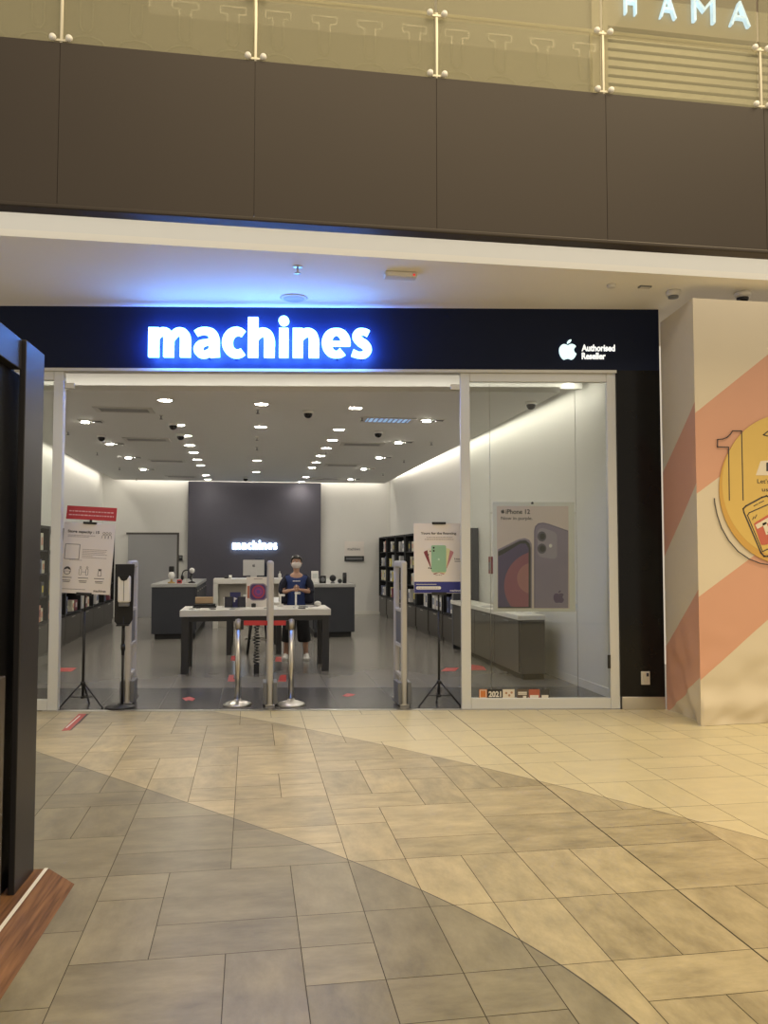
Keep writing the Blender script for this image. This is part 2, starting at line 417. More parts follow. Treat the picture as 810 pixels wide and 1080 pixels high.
# ---- mall soffit, light slot, bronze fascia, upper floor
bm = new(); prismz(bm, [(-7, 7.02), (11, 7.02), (11, 9.5), (-7, 9.5)], 4.2, 4.26); obj('ceiling_soffit', bm, M_SOFFIT, kind='structure')
bm = new(); box(bm, -7, 11, 7.02, 7.08, 4.26, 4.80); obj('ceiling_cove', bm, M_WHITE, kind='structure')
bm = new(); box(bm, -7, 11, 6.45, 10.4, 4.80, 5.30); obj('ceiling_upper_slab', bm, M_SOFFIT, kind='structure')
bm = new()
xs = [-7, -4.38, -2.92, -1.46, .006, 1.47, 2.935, 4.40, 5.86, 7.3, 11]
for a, b_ in zip(xs, xs[1:]):
    box(bm, a + .002, b_ - .002, 6.40, 6.44, 4.22, 5.495)
box(bm, -7, 11, 6.41, 6.45, 4.26, 5.49)
box(bm, -7, 11, 6.385, 6.53, 4.20, 4.235, bev=.01)
obj('wall_fascia', bm, M_FASCIA, kind='structure')
# upper shop front seen through the balustrade
M_UWALL = mat('upper_wall_paint', (.27, .255, .205), .7, var=.03)
bm = new(); box(bm, -7, 4.38, 10.0, 10.2, 5.3, 10); obj('wall_upper', bm, M_UWALL, kind='structure')
bm = new(); box(bm, 4.38, 4.60, 9.94, 10.2, 5.3, 10); obj('trim_4', bm, mat('pale_jamb', (.40, .37, .29), .6), kind='structure')
sh = bpy.data.objects.new('door_2', None); COL.objects.link(sh); sh['kind'] = 'structure'; sh.location = (0, 0, 0)
bm = new()
for k in range(27):
    z0 = 5.32 + k * .12
    prism_pts = [(10.06, z0), (10.03, z0 + .02), (10.03, z0 + .095), (10.06, z0 + .115)]
    A = [bm.verts.new((4.6, y, z)) for y, z in prism_pts]; B = [bm.verts.new((9.0, y, z)) for y, z in prism_pts]
    for i in range(3):
        bm.faces.new((A[i], B[i], B[i + 1], A[i + 1]))
box(bm, 4.6, 9.0, 10.065, 10.1, 5.3, 8.6)
obj('shutter', bm, mat('shutter_slats', (.33, .32, .27), .45, .3), sh)
bm = new(); box(bm, 4.6, 9.0, 9.97, 10.2, 8.60, 9.02); obj('wall_upper_header', bm, mat('upper_header', (.30, .27, .20), .5), kind='structure')
bm = new(); box(bm, 4.6, 9.0, 9.97, 10.2, 9.02, 10.0); obj('wall_upper_sign_band', bm, mat('upper_band', (.07, .045, .03), .5), kind='structure')
bm = new(); box(bm, -7, 11, 9.3, 10.2, 10.0, 10.1); obj('ceiling_upper', bm, M_SOFFIT, kind='structure')

# ================================================================== SIGNS ON THE SHOPFRONT
M_SIGN = mat('lit_sign_face', (.8, .85, 1), .5, em=(.10, .33, 1.0), es=13.0)
def letter_strokes(ch, bm, y0, y1, mi=0):
    """heavy humanist lower-case letters, x-height = 1; returns advance width"""
    st = .33
    if ch in 'mnh':
        top = 1.36 if ch == 'h' else 1.0
        prism(bm, [(0, 0), (st, 0), (st, top), (0, top)], y0, y1, mi)
        if ch == 'm':
            ribbon(bm, [(.20, .60, .16), (.33, .80, .24), (.47, .86, .28), (.60, .80, .30), (.645, .62, .32), (.645, .3, .32), (.645, 0, .32)], y0, y1, mi)
            ribbon(bm, [(.72, .58, .16), (.85, .80, .24), (.99, .86, .28), (1.13, .80, .30), (1.18, .62, .33), (1.18, .3, .33), (1.18, 0, .33)], y0, y1, mi)
            return 1.345
        ribbon(bm, [(.20, .56, .16), (.33, .78, .26), (.48, .86, .29), (.64, .79, .31), (.70, .60, .34), (.70, .3, .34), (.70, 0, .34)], y0, y1, mi)
        return .87
    if ch == 'i':
        prism(bm, [(0, 0), (st, 0), (st, 1), (0, 1)], y0, y1, mi)
        prism(bm, [(st / 2 + .185 * math.cos(2 * PI * k / 20), 1.25 + .165 * math.sin(2 * PI * k / 20)) for k in range(20)], y0, y1, mi)
        return st
    if ch == 'a':
        ribbon(bm, [(.07, .80, .20), (.22, .88, .23), (.42, .89, .25), (.60, .80, .30), (.66, .60, .33), (.665, .3, .33), (.69, 0, .31)], y0, y1, mi)
        ribbon(bm, [(.62, .53, .17), (.42, .51, .19), (.22, .43, .25), (.155, .26, .29), (.23, .115, .26), (.40, .10, .24), (.58, .24, .17)], y0, y1, mi)
        return .85
    if ch == 'c':
        P = []
        for k in range(13):
            t = R(52 + k * (308 - 52) / 12); wd = .24 + .10 * math.sin(PI * k / 12)
            P.append((.48 + .32 * math.cos(t) , .5 + .385 * math.sin(t), wd))
        ribbon(bm, P, y0, y1, mi, 3); return .74
    if ch == 'e':
        P = []
        for k in range(17):
            t = R(-8 + k * (312 + 8) / 16); wd = .22 + .11 * abs(math.cos(t))
            P.append((.47 + .325 * math.cos(t), .5 + .39 * math.sin(t), wd))
        ribbon(bm, P, y0, y1, mi, 3)
        prism(bm, [(.25, .40), (.94, .40), (.95, .56), (.25, .56)], y0, y1, mi); return .95
    if ch == 's':
        ribbon(bm, [(.61, .83, .22), (.46, .895, .21), (.27, .87, .24), (.19, .72, .28), (.32, .56, .30), (.50, .44, .30), (.59, .28, .28), (.48, .12, .24), (.28, .095, .21), (.05, .17, .24)], y0, y1, mi); return .74
def machines_sign(root, s0, s1, z0, xh, y0, y1, m):
    spans = {0: (50, 188), 1: (199, 284), 2: (292, 368), 3: (377, 465), 4: (478, 512), 5: (525, 612), 6: (621, 716), 7: (718, 786)}
    for k, ch in enumerate('machines'):
        bm = new(); letter_strokes(ch, bm, y0, y1)
        xs = [v.co.x for v in bm.verts]; a, b = min(xs), max(xs); u0, u1 = [(q - 50) / 736 * (s1 - s0) + s0 for q in spans[k]]
        for v in bm.verts: v.co.x = u0 + (v.co.x - a) / (b - a) * (u1 - u0); v.co.z = z0 + v.co.z * xh
        bmesh.ops.recalc_face_normals(bm, faces=bm.faces)
        if isinstance(m, list):
            for f in bm.faces:
                if f.normal.y > .9: f.material_index = 1
        o = obj('letter', bm, m, root)
        if isinstance(m, list):                          # stand-off pin behind the letter
            bm = new(); xc = u0 + (u1 - u0) * (.17 if ch in 'mnhi' else .5); zc = z0 + xh * (.5 if ch in 'mnhi' else .08)
            cyl(bm, (xc, y1 + .002, zc), (xc, -.02, zc), .012, seg=10); obj('stand_off', bm, M_STEEL, o)
LF = -.20
s0, z0 = fac(156, 376, LF); s1, _ = fac(392, 376, LF); _, z1 = fac(270, 345.5, LF)
M_HALO = mat('halo_led', (.1, .2, .8), .5, em=(.07, .22, 1.0), es=75.0)
sg = thing('shop_sign', 'large glowing white machines lettering on the black band over the shop entrance', 'sign', FO, FANG)
machines_sign(sg, s0, s1, z0, z1 - z0, -.20, -.155, [M_SIGN, M_HALO])
M_LIT2 = mat('lit_small_sign', (.8, .9, .9), .5, em=(.62, .88, .92), es=1.0)
sg = thing('reseller_sign', 'small lit apple emblem with Authorised Reseller lettering on the black band, right end', 'sign', FO, FANG)
a0, az = fac(598, 380); _, az1 = fac(598, 359)
bm = new(); apple_bm(bm, a0, az, az1 - az, -.04, -.02); obj('emblem', bm, M_LIT2, sg)
t0, tz = fac(613, 379.5); t1, _ = fac(638, 379.5); u1, _ = fac(648, 379.5); _, tz1 = fac(613, 372.5); _, uz = fac(613, 371); _, uz1 = fac(613, 364)
bm = new(); text_bm(bm, 'Reseller', t0, t1, tz, tz1, -.03, -.02, bold=.02); text_bm(bm, 'Authorised', t0, u1, uz, uz1, -.03, -.02, bold=.02)
obj('lettering', bm, mat('lit_small_text', (.9, .9, .9), .5, em=(.9, .95, .95), es=.9), sg)

# HAMA sign upstairs
sg = thing('neon_sign', 'blue white HAMA neon letters over the shuttered shop upstairs', 'sign', (0, 9.97, 0))
M_NEON = mat('neon_letter', (.8, .9, 1), .5, em=(.30, .60, 1.0), es=2.6)
for ch, px0, px1, pyb in (('H', 660, 672, 12), ('A', 697, 714, 18.5), ('M', 732, 755, 22), ('A', 771, 792, 26.5)):
    p0 = onY(px0, pyb, 9.9); p1 = onY(px1, pyb, 9.9)
    bm = new(); text_bm(bm, ch, p0.x, p1.x, 8.76, 8.76 + .34, -.07, -.0, bold=-.012); obj('letter', bm, M_NEON, sg)

# ================================================================== BALUSTRADE
M_BGLASS = glass_mat('balustrade_glass', (.80, .79, .70), haze=.24, hazecol=(.50, .48, .37), refl=.2)
M_FROST = glass_mat('frosted_motif', (.95, .95, .92), haze=.07, hazecol=(.8, .76, .6), refl=.3)
M_POST = mat('post_steel', (.66, .62, .50), .35, .5)
PX = [-2.92, -1.456, .009, 1.478, 2.925, 4.39, 5.85]
proto = None
whr = ['above the left edge of the photo', 'second from the left edge of the frame', 'left of the middle panel', 'above the middle of the shop sign', 'beside the pale jamb of the shuttered shop', 'under the last letter of the neon sign', 'beyond the right edge']
order = ['leftmost slim steel post of the upstairs glass balustrade', 'second slim steel post from the left of the upstairs glass balustrade', 'middle slim steel post of the upstairs glass balustrade', 'slim steel balustrade post in front of the pale jamb beside the shuttered shop', 'slim steel balustrade post under the last letter of the blue neon sign']
def balustrade_post(x, label):
    t = thing('balustrade_post', label, 'post', (x, 6.42, 5.495), 0, 'balustrade posts')
    bm = new(); box(bm, -.0105, .0105, -.008, .018, 0, .56, bev=.003); obj('post', bm, M_POST, t)
    for zc in (.035, .545):
        bm = new(); box(bm, -.055, .055, -.012, .002, zc - .022, zc - .002, bev=.003); c = obj('bracket', bm, M_POST, t)
        for sx in (-.06, .06):
            bm = new(); lathe(bm, [(.006, 0), (.024, .002), (.027, .012), (.022, .03), (.008, .036)], seg=16)
            k = obj('standoff_knob', bm, M_WPLAS, t); k.location = (sx, -.008, zc); k.rotation_euler = (PI / 2, 0, 0)
for x, l in zip(PX[1:6], order): balustrade_post(x, l)
pl = ['glass balustrade panel upstairs at the left edge of the photo', 'glass balustrade panel upstairs between the first and second posts', 'glass balustrade panel upstairs between the second and middle posts', 'glass balustrade panel upstairs left of the pale jamb', 'glass balustrade panel upstairs in front of the roller shutter', 'glass balustrade panel upstairs at the right edge of the photo']
for i, l in enumerate(pl):
    a, b_ = PX[i] + .012, PX[i + 1] - .012
    t = thing('glass_panel', l, 'glass panel', (a, 6.44, 5.5), 0, 'glass balustrade panels')
    bm = new(); box(bm, 0, b_ - a, 0, .012, 0, 1.1); obj('pane', bm, M_BGLASS, t)
    if i < 4:
        bm = new()
        for k in range(4):
            cx = .165 + k * .37
            T = [(-.10, .44), (.10, .44), (.10, .38), (.045, .38), (.045, .16), (.02, .12), (-.02, .12), (-.045, .16), (-.045, .38), (-.10, .38)]
            for p, q in zip(T, T[1:] + T[:1]):
                ribbon(bm, [(cx + p[0], p[1], .014), (cx + q[0], q[1], .014)], -.003, -.001, n=1)
            E_ = [(cx + .145 * math.cos(2 * PI * j / 20), .0 + max(.006, .085 * math.sin(2 * PI * j / 20)), .014) for j in range(11)]
            ribbon(bm, E_, -.003, -.001, n=1)
        obj('frosted_motif', bm, M_FROST, t)
bm = new(); box(bm, -5, 9, 6.60, 6.64, 6.15, 6.19, bev=.008)
for x in (-2.9, 0, 2.9, 5.8): box(bm, x - .01, x + .01, 6.6, 6.62, 5.3, 6.15)
tag(obj('handrail', bm, M_POST), 'pale metal handrail running behind the upstairs glass balustrade', 'handrail')

# ================================================================== SOFFIT FITTINGS
def on_soffit(px, py): 
    p = onz(px, py, 4.2); return (p.x, p.y, 4.2)
def disc(name, label, cat, px, py, r, h, m, group=None):
    t = thing(name, label, cat, on_soffit(px, py), 0, group)
    bm = new(); lathe(bm, [(r * .9, 0), (r, -.3 * h), (r * .85, -h), (r * .5, -h * 1.02)], seg=28); obj('housing', bm, m, t)
    return t
M_OFFW = mat('off_white_plastic', (.62, .60, .56), .5)
M_LENS = mat('dark_dome', (.01, .01, .012), .08)
t = disc('ceiling_speaker', 'round white ceiling speaker in the mall soffit above the shop sign', 'speaker', 310, 314, .14, .012, M_OFFW)
bm = new(); lathe(bm, [(.105, -.0125), (.1, -.016), (.02, -.017)], seg=28); obj('grille', bm, mat('speaker_grille', (.42, .41, .39), .6), t)
t = thing('emergency_light', 'white rectangular emergency light with red indicator on the mall soffit', 'emergency light', on_soffit(422, 288), 0)
bm = new(); box(bm, -.15, .15, -.06, .06, -.05, 0, bev=.012); obj('housing', bm, M_OFFW, t)
bm = new(); box(bm, -.13, .10, -.063, -.05, -.045, -.012, bev=.003); obj('diffuser', bm, mat('diffuser', (.72, .70, .66), .3), t)
bm = new(); ball(bm, (.12, -.058, -.03), .012); obj('indicator', bm, mat('red_led', (.8, .05, .05), .3, em=(1, .05, .03), es=.5), t)
t = disc('sprinkler', 'small sprinkler head on the mall soffit above the sign', 'sprinkler', 314, 281, .045, .01, M_STEEL)
bm = new(); cyl(bm, (0, 0, -.01), (0, 0, -.06), .01); lathe(bm, [(.03, -.06), (.032, -.066), (.01, -.068)], seg=16); obj('deflector', bm, M_STEEL, t)
t = disc('smoke_detector', 'white round smoke detector on the mall soffit left of the dome camera', 'smoke detector', 710, 307, .075, .05, M_OFFW)
bm = new(); lathe(bm, [(.05, -.05), (.05, -.07), (.02, -.075)], seg=20); obj('chamber', bm, M_GPLAS, t)
disc('heat_detector', 'tiny round detector on the mall soffit, farthest left of the row by the hoarding', 'detector', 645, 300, .045, .03, M_OFFW)
t = thing('air_vent', 'small flat rectangular vent on the mall soffit left of the smoke detector', 'vent', on_soffit(680, 302), 0)
bm = new(); box(bm, -.06, .06, -.03, .03, -.015, 0, bev=.003); obj('housing', bm, M_GPLAS, t)
bm = new(); [box(bm, -.05, .05, -.025 + k * .013, -.019 + k * .013, -.019, -.014) for k in range(4)]; obj('slats', bm, M_OFFW, t)
t = disc('dome_camera', 'white dome security camera on the mall soffit above the hoarding', 'security camera', 783, 309, .085, .05, M_WPLAS)
bm = new(); ball(bm, (0, 0, -.055), .06, 1, 1, .95); obj('dome', bm, M_LENS, t)

# ================================================================== STORE CEILING FITTINGS
ZC = 3.50
def oc(px, py): p = onz(px, py, ZC); return (p.x, p.y, ZC)
M_LAMP = mat('lamp_lens', (.9, .9, .88), .4, em=(1.0, .92, .80), es=125.0)
M_RING = mat('lamp_ring', (.7, .69, .66), .4)
proto = None
def downlight(loc, label, group):
    global proto
    if proto is None:
        t = thing('downlight', label, 'downlight', loc, 0, group)
        bm = new(); lathe(bm, [(.105, 0), (.11, -.006), (.1, -.012), (.085, -.008), (.08, -.002)], seg=20); obj('trim_ring', bm, M_RING, t)
        bm = new(); lathe(bm, [(.078, -.001), (.078, -.004), (.02, -.0045)], seg=20); obj('lens', bm, M_LAMP, t)
        proto = t
    else:
        t = dup(proto); t.location = loc; tag(t, label, 'downlight', group)
    return t
for px, py in ((174, 422), (188.5, 448), (196, 459.5), (200, 469.5), (204, 477), (208, 484.5), (211.5, 490.5), (217, 501), (219.5, 505.5)):
    downlight(oc(px, py), 'round downlight in the left of the three rows receding across the store ceiling', 'left row of downlights')
for px, py in ((276, 426), (275, 450), (271, 485.5), (270.5, 497.5)):
    downlight(oc(px, py), 'round downlight in the middle row of the store ceiling', 'middle row of downlights')
for px, py in ((375, 430), (357.5, 453), (350.5, 464), (344, 472.5), (338, 480.5), (333.5, 487.5), (329, 493), (322.5, 503), (318, 508)):
    downlight(oc(px, py), 'round downlight in the right of the three rows receding across the store ceiling', 'right row of downlights')
# square gimbal spots at both sides
gproto = None
def gimbal(loc, label, group, lit=True):
    global gproto
    if gproto is None:
        t = thing('gimbal_spotlight', label, 'spotlight', loc, 0, group)
        bm = new(); box(bm, -.17, .17, -.10, .10, -.012, 0, bev=.004); obj('frame', bm, M_RING, t)
        bm = new(); box(bm, -.15, -.01, -.08, .08, -.015, -.011); box(bm, .01, .15, -.08, .08, -.015, -.011); obj('recess', bm, M_BLACK, t)
        for sx in (-.08, .08):
            bm = new(); lathe(bm, [(.055, -.012), (.055, -.022), (.02, -.023)], seg=16)
            k = obj('lamp_head', bm, M_LAMP if sx < 0 else M_SILVER, t); k.location = (sx, 0, -.004)
        gproto = t
    else:
        t = dup(gproto); t.location = loc; tag(t, label, 'spotlight', group)
    return t
for px, py in ((96, 444), (121, 467.5), (140, 482), (155, 494.5)):
    gimbal(oc(px, py), 'square twin spotlight along the left side of the store ceiling', 'spotlights along the left of the store ceiling')
for px, py in ((456, 443), (425, 466), (404, 482), (387.5, 494), (373, 505)):
    gimbal(oc(px, py), 'square twin spotlight along the right side of the store ceiling', 'spotlights along the right of the store ceiling')
# air grilles
def grille(px, py, w_, d_, label, lit=False):
    t = thing('air_grille', label, 'air grille', oc(px, py), 0, 'air grilles in the store ceiling')
    bm = new()
    for a in ((-w_ / 2 - .06, w_ / 2 + .06, -d_ / 2 - .06, -d_ / 2), (-w_ / 2 - .06, w_ / 2 + .06, d_ / 2, d_ / 2 + .06), (-w_ / 2 - .06, -w_ / 2, -d_ / 2, d_ / 2), (w_ / 2, w_ / 2 + .06, -d_ / 2, d_ / 2)):
        box(bm, *a, -.012, 0)
    obj('frame', bm, M_OFFW, t)
    bm = new(); box(bm, -w_ / 2, w_ / 2, -d_ / 2, d_ / 2, -.003, 0); obj('backing', bm, M_GPLAS if not lit else mat('blue_glint_backing', (.5, .7, .9), .4, em=(.3, .55, 1), es=.7), t)  # backing emits blue to stand in for a glint; grille is no lamp
    bm = new(); n = 9
    if lit:
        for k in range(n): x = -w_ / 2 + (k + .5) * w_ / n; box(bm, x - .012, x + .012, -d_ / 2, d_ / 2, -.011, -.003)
    else:
        for k in range(5): y = -d_ / 2 + (k + .5) * d_ / 5; box(bm, -w_ / 2, w_ / 2, y - .012, y + .012, -.010, -.003)
    obj('slats', bm, mat('grille_slat', (.36, .36, .355), .5) if not lit else M_SILVER, t)
gl = [(131, 432, 'nearest air grille on the left of the store ceiling'), (155, 463.5, 'second air grille from the front on the left of the store ceiling'), (176, 486, 'third air grille from the front on the left of the store ceiling'), (191, 502.5, 'farthest air grille on the left of the store ceiling'),
      (382, 468.5, 'nearest grey air grille on the right of the store ceiling, behind the one glinting blue'), (361, 490.5, 'second grey air grille from the front on the right of the store ceiling'), (343, 505, 'farthest air grille on the right of the store ceiling')]
for px, py, l in gl: grille(px, py, .62, .28, l)
grille(409, 443, .62, .34, 'air grille glinting blue at the front right of the store ceiling', True)
def domecam(px, py, label):
    t = thing('dome_camera', label, 'security camera', oc(px, py), 0, 'dome cameras in the store ceiling')
    bm = new(); lathe(bm, [(.07, 0), (.075, -.02), (.06, -.035), (.02, -.036)], seg=18); obj('base', bm, M_WPLAS, t)
    bm = new(); ball(bm, (0, 0, -.04), .058); obj('dome', bm, M_LENS, t)
for px, py, l in ((107, 459, 'dark dome camera on the left of the store ceiling beside the second twin spotlight'), (325, 433.5, 'dark dome camera near the front of the store ceiling between middle and right downlight rows'), (399, 455, 'dark dome camera just behind the grille glinting blue'), (182.6, 446.5, 'dark dome camera touching the left downlight row, nearer one'), (190.5, 458, 'dark dome camera touching the left downlight row, farther one'), (259, 503.5, 'dark dome camera at the back of the store ceiling in front of the slate wall'), (560, 424, 'dark dome camera seen through the right window near the top of the white wall')):
    domecam(px, py, l)
sp = None
for px, py in ((170, 438), (72, 455), (102.5, 477), (126, 493), (144, 504.5), (272, 432), (271, 461), (271, 471.5), (382, 440), (455, 466), (426, 485), (404, 499), (344, 476)):
    if sp is None:
        sp = t = thing('sprinkler', 'small dark sprinkler head hanging from the store ceiling', 'sprinkler', oc(px, py), 0, 'sprinkler heads in the store ceiling')
        bm = new(); lathe(bm, [(.03, 0), (.03, -.008), (.01, -.01)], seg=12); obj('rosette', bm, M_STEEL, t)
        bm = new(); cyl(bm, (0, 0, -.008), (0, 0, -.05), .008, seg=8); lathe(bm, [(.022, -.05), (.024, -.055), (.006, -.058)], seg=12); obj('deflector', bm, M_GPLAS, t)
    else:
        t = dup(sp); t.location = oc(px, py)

# ================================================================== BACK WALL
t = thing('wall_sign', 'small glowing machines sign on the slate back wall of the store', 'sign', (0, 21.86, 0))
M_SIGN2 = mat('lit_sign_small', (.9, .95, 1), .5, em=(.55, .75, 1.0), es=5.0)
a = onY(245, 579.5, 21.8); b_ = onY(292.5, 579.5, 21.8); c = onY(245, 572.6, 21.8)
machines_sign(t, a.x, b_.x, a.z, c.z - a.z, -.07, -.0, M_SIGN2)
# plain double door at the left of the back wall
dr = bpy.data.objects.new('door_1', None); COL.objects.link(dr); dr['kind'] = 'structure'; dr.location = (0, 22, 0)
dx0 = onY(135, 600, 22).x; dx1 = onY(186.5, 600, 22).x
bm = new(); box(bm, dx0, dx1, -.045, 0, 0, 2.12, bev=.004); obj('door_leaf', bm, M_DOOR, dr)
bm = new(); box(bm, dx1, dx1 + .05, -.05, 0, 0, 2.17); box(bm, dx0 - .05, dx1 + .05, -.05, 0, 2.12, 2.17); obj('door_frame', bm, M_DGREY2, dr)
p = onY(190.5, 588.5, 21.97)
t = thing('wall_keypad', 'small black access reader on the back wall right of the grey door', 'keypad', (p.x, 22, p.z))
bm = new(); box(bm, -.05, .05, -.05, 0, -.07, .07, bev=.01); obj('body', bm, M_BLACK, t)
bm = new(); box(bm, -.03, .03, -.056, -.05, .0, .05, bev=.002); obj('display', bm, M_GPLAS, t)
# poster at the right of the back wall
a = onY(363.5, 592, 21.95); b_ = onY(384, 571, 21.95)
t = thing('wall_poster', 'white poster with black bottom strip on the right of the back wall', 'poster', ((a.x + b_.x) / 2, 21.98, a.z))
wd = (b_.x - a.x) / 2; hh = b_.z - a.z
bx('panel', M_PAPER, t, -wd, wd, -.02, .02, .14, hh)
bx('strip', M_BLACK, t, -wd, wd, -.025, .02, 0, .14)
bm = new(); text_bm(bm, 'machines', -wd * .7, wd * .6, hh * .55, hh * .55 + .075, -.023, -.02); obj('lettering', bm, M_INK, t)
bm = new(); box(bm, -wd * .85, wd * .85, -.028, -.025, .04, .10); obj('caption_bar', bm, M_GPLAS, t)

# ================================================================== ISLAND CABINETS
def island(name, px0, px1, pyb, pyt, length, label, toe):
    p0 = onz(px0, pyb); p1 = onz(px1, pyb); Y0 = (p0.y + p1.y) / 2 - .05
    x0 = p0.x; x1 = p1.x; H = onY((px0 + px1) / 2, pyt, Y0).z
    t = thing(name, label, 'cabinet', ((x0 + x1) / 2, Y0, 0)); h_ = (x1 - x0) / 2
    bm = new(); box(bm, -h_, h_, 0, length, .10, H - .06, bev=.004); obj('body', bm, M_DGREY, t)
    bm = new(); box(bm, -h_ + (.06 if toe < 0 else .0), h_ - (.06 if toe > 0 else 0), .03, length - .05, 0.0015, .10); obj('plinth', bm, M_BLACKM, t)
    bm = new(); box(bm, -h_ - .02, h_ + .02, -.02, length + .02, H - .06, H, bev=.004); obj('counter_top', bm, mat('grey_counter', (.40, .40, .39), .3), t)
    sx = h_ if toe < 0 else -h_
    for k in range(5):
        y = .1 + k * .7
        bm = new(); box(bm, *sorted((sx, sx + (.018 if sx > 0 else -.018))), y, y + .68, .16, H - .09, bev=.003); d = obj('door', bm, M_DGREY, t)
        bm = new(); box(bm, *sorted((sx * 1.0 + (.018 if sx > 0 else -.018), sx + (.03 if sx > 0 else -.03))), y + .28, y + .40, H - .16, H - .14); obj('handle', bm, M_STEEL, d)
    return t, x0, x1, Y0, H
islL = island('island_cabinet', 160, 205.5, 674, 616, 3.6, 'dark charcoal island cabinet on the left of the store under small gadgets', -1)
islR = island('island_cabinet', 331, 374, 672, 616, 3.6, 'dark charcoal island cabinet on the right of the store behind the person', 1)
def at_top(isl, px, dy):
    _, x0, x1, Y0, H = isl
    p = onY(px, 600, Y0 + dy); return (p.x, Y0 + dy, H)
# gadgets on the left island
t = thing('microphone', 'gold and white desk microphone on the left island cabinet', 'microphone', at_top(islL, 181, .5))
bm = new(); lathe(bm, [(.07, 0), (.075, .015), (.03, .03), (.018, .05), (.018, .09)], seg=16); obj('stand', bm, mat('gold_metal', (.6, .42, .15), .3, .8), t)
bm = new(); ball(bm, (0, 0, .15), .065, 1, 1, 1.2); obj('body', bm, M_WPLAS, t)
bm = new(); box(bm, -.05, .05, -.03, .03, .22, .33, bev=.015); obj('head', bm, M_BLACK, t)
t = thing('gadget_box', 'tiny red box lying on the left island cabinet', 'box', at_top(islL, 189.5, .4)); bm = new(); box(bm, -.045, .045, -.04, .04, 0, .07, bev=.006); obj('carton', bm, M_RED, t)
bm = new(); box(bm, -.03, .03, -.042, -.04, .02, .05); obj('sticker', bm, M_BLACK, t)
t = thing('headphones', 'black headphones on a stand on the left island cabinet', 'headphones', at_top(islL, 197, .6))
bm = new(); lathe(bm, [(.07, 0), (.07, .01), (.012, .015), (.012, .24)], seg=14); obj('stand', bm, M_STEEL, t)
bm = new(); tube(bm, [(.085 * math.cos(R(a_)), 0, .17 + .085 * math.sin(R(a_))) for a_ in range(-20, 201, 20)], .012); obj('headband', bm, M_BLACK, t)
for sx in (-.085, .085):
    bm = new(); ball(bm, (sx, 0, .11), .06, .5, .9, 1); obj('ear_cup', bm, M_BLACK, t)
t = thing('desk_lamp', 'small chrome ball lamp on the right end of the left island cabinet', 'lamp', at_top(islL, 202.5, .5))
bm = new(); lathe(bm, [(.07, 0), (.07, .02), (.015, .04), (.012, .20)], seg=16); obj('base', bm, M_BLACK, t)
bm = new(); ball(bm, (0, 0, .245), .055); obj('globe', bm, M_WPLAS, t)
# gadgets on the right island
t = thing('speaker_box', 'white upright carton on the left end of the right island cabinet', 'box', at_top(islR, 332, 1.2)); bm = new(); box(bm, -.07, .07, -.05, .05, 0, .23, bev=.008); obj('carton', bm, M_WPLAS, t)
bm = new(); box(bm, -.05, .05, -.053, -.05, .08, .18); obj('print', bm, mat('pale_print', (.6, .62, .6), .5), t)
t = thing('cube_speaker', 'black cube speaker on the right island cabinet', 'speaker', at_top(islR, 340, .5)); bm = new(); box(bm, -.06, .07, -.06, .06, 0, .15, bev=.012); obj('body', bm, M_BLACK, t)
bm = new(); lathe(bm, [(.045, 0), (.04, .006), (.01, .002)], seg=18); k = obj('driver', bm, M_GPLAS, t); k.location = (.005, -.06, .075); k.rotation_euler = (PI / 2, 0, 0)
t = thing('round_speaker', 'black round speaker on a small foot on the right island cabinet', 'speaker', at_top(islR, 351, .5)); bm = new(); ball(bm, (0, 0, .10), .068, 1, .8, 1); obj('body', bm, M_BLACK, t)
bm = new(); lathe(bm, [(.05, 0), (.045, .015), (.02, .045)], seg=16); obj('foot', bm, M_GPLAS, t)
t = thing('puck_speaker', 'small black puck speaker left of the tall black speaker', 'speaker', at_top(islR, 358.5, .45)); bm = new(); ball(bm, (0, 0, .045), .045); obj('body', bm, M_BLACK, t)
bm = new(); lathe(bm, [(.03, 0), (.03, .006)], seg=14); obj('foot', bm, M_GPLAS, t)
t = thing('tower_speaker', 'tall black tower speaker at the right end of the right island cabinet', 'speaker', at_top(islR, 363.5, .5)); bm = new(); lathe(bm, [(.038, 0), (.04, .005), (.04, .2), (.035, .21)], seg=20); obj('body', bm, M_BLACK, t)
bm = new(); lathe(bm, [(.041, .03), (.041, .18)], seg=20); obj('grille', bm, mat('speaker_cloth', (.03, .03, .032), .9), t)

# ================================================================== BACK DESK WITH DESKTOP COMPUTER
DY = 18.4
a = onY(225, 610.5, DY); b_ = onY(299, 610.5, DY); DH = a.z
t = thing('service_desk', 'white waterfall service desk in front of the slate back wall', 'desk', ((a.x + b_.x) / 2, DY, 0)); h_ = (b_.x - a.x) / 2
bm = new(); box(bm, -h_, h_, 0, .75, DH - .11, DH, bev=.004); obj('desk_top', bm, M_WTOP, t)
for x in (-h_, h_ - .10):
    bm = new(); box(bm, x, x + .10, 0, .75, 0.0015, DH - .11, bev=.003); obj('side_panel', bm, M_WTOP, t)
bm = new(); box(bm, -h_ + .10, h_ - .10, .30, .33, .0015, DH - .11); obj('modesty_panel', bm, mat('beige_panel', (.50, .47, .41), .5), t)
p = onY(267.5, 608, DY + .25)
t = thing('desktop_computer', 'silver desktop computer seen from behind on the white service desk', 'computer', (p.x, DY + .25, DH))
bm = new(); box(bm, -.235, .235, 0, .025, .06, .41, bev=.01); obj('casing', bm, M_SILVER, t)
bm = new(); box(bm, -.225, .225, .0255, .028, .10, .40); obj('screen', bm, M_BLACK, t)
bm = new(); apple_bm(bm, 0, .25, .075, -.003, .001); obj('emblem', bm, M_GPLAS, t)
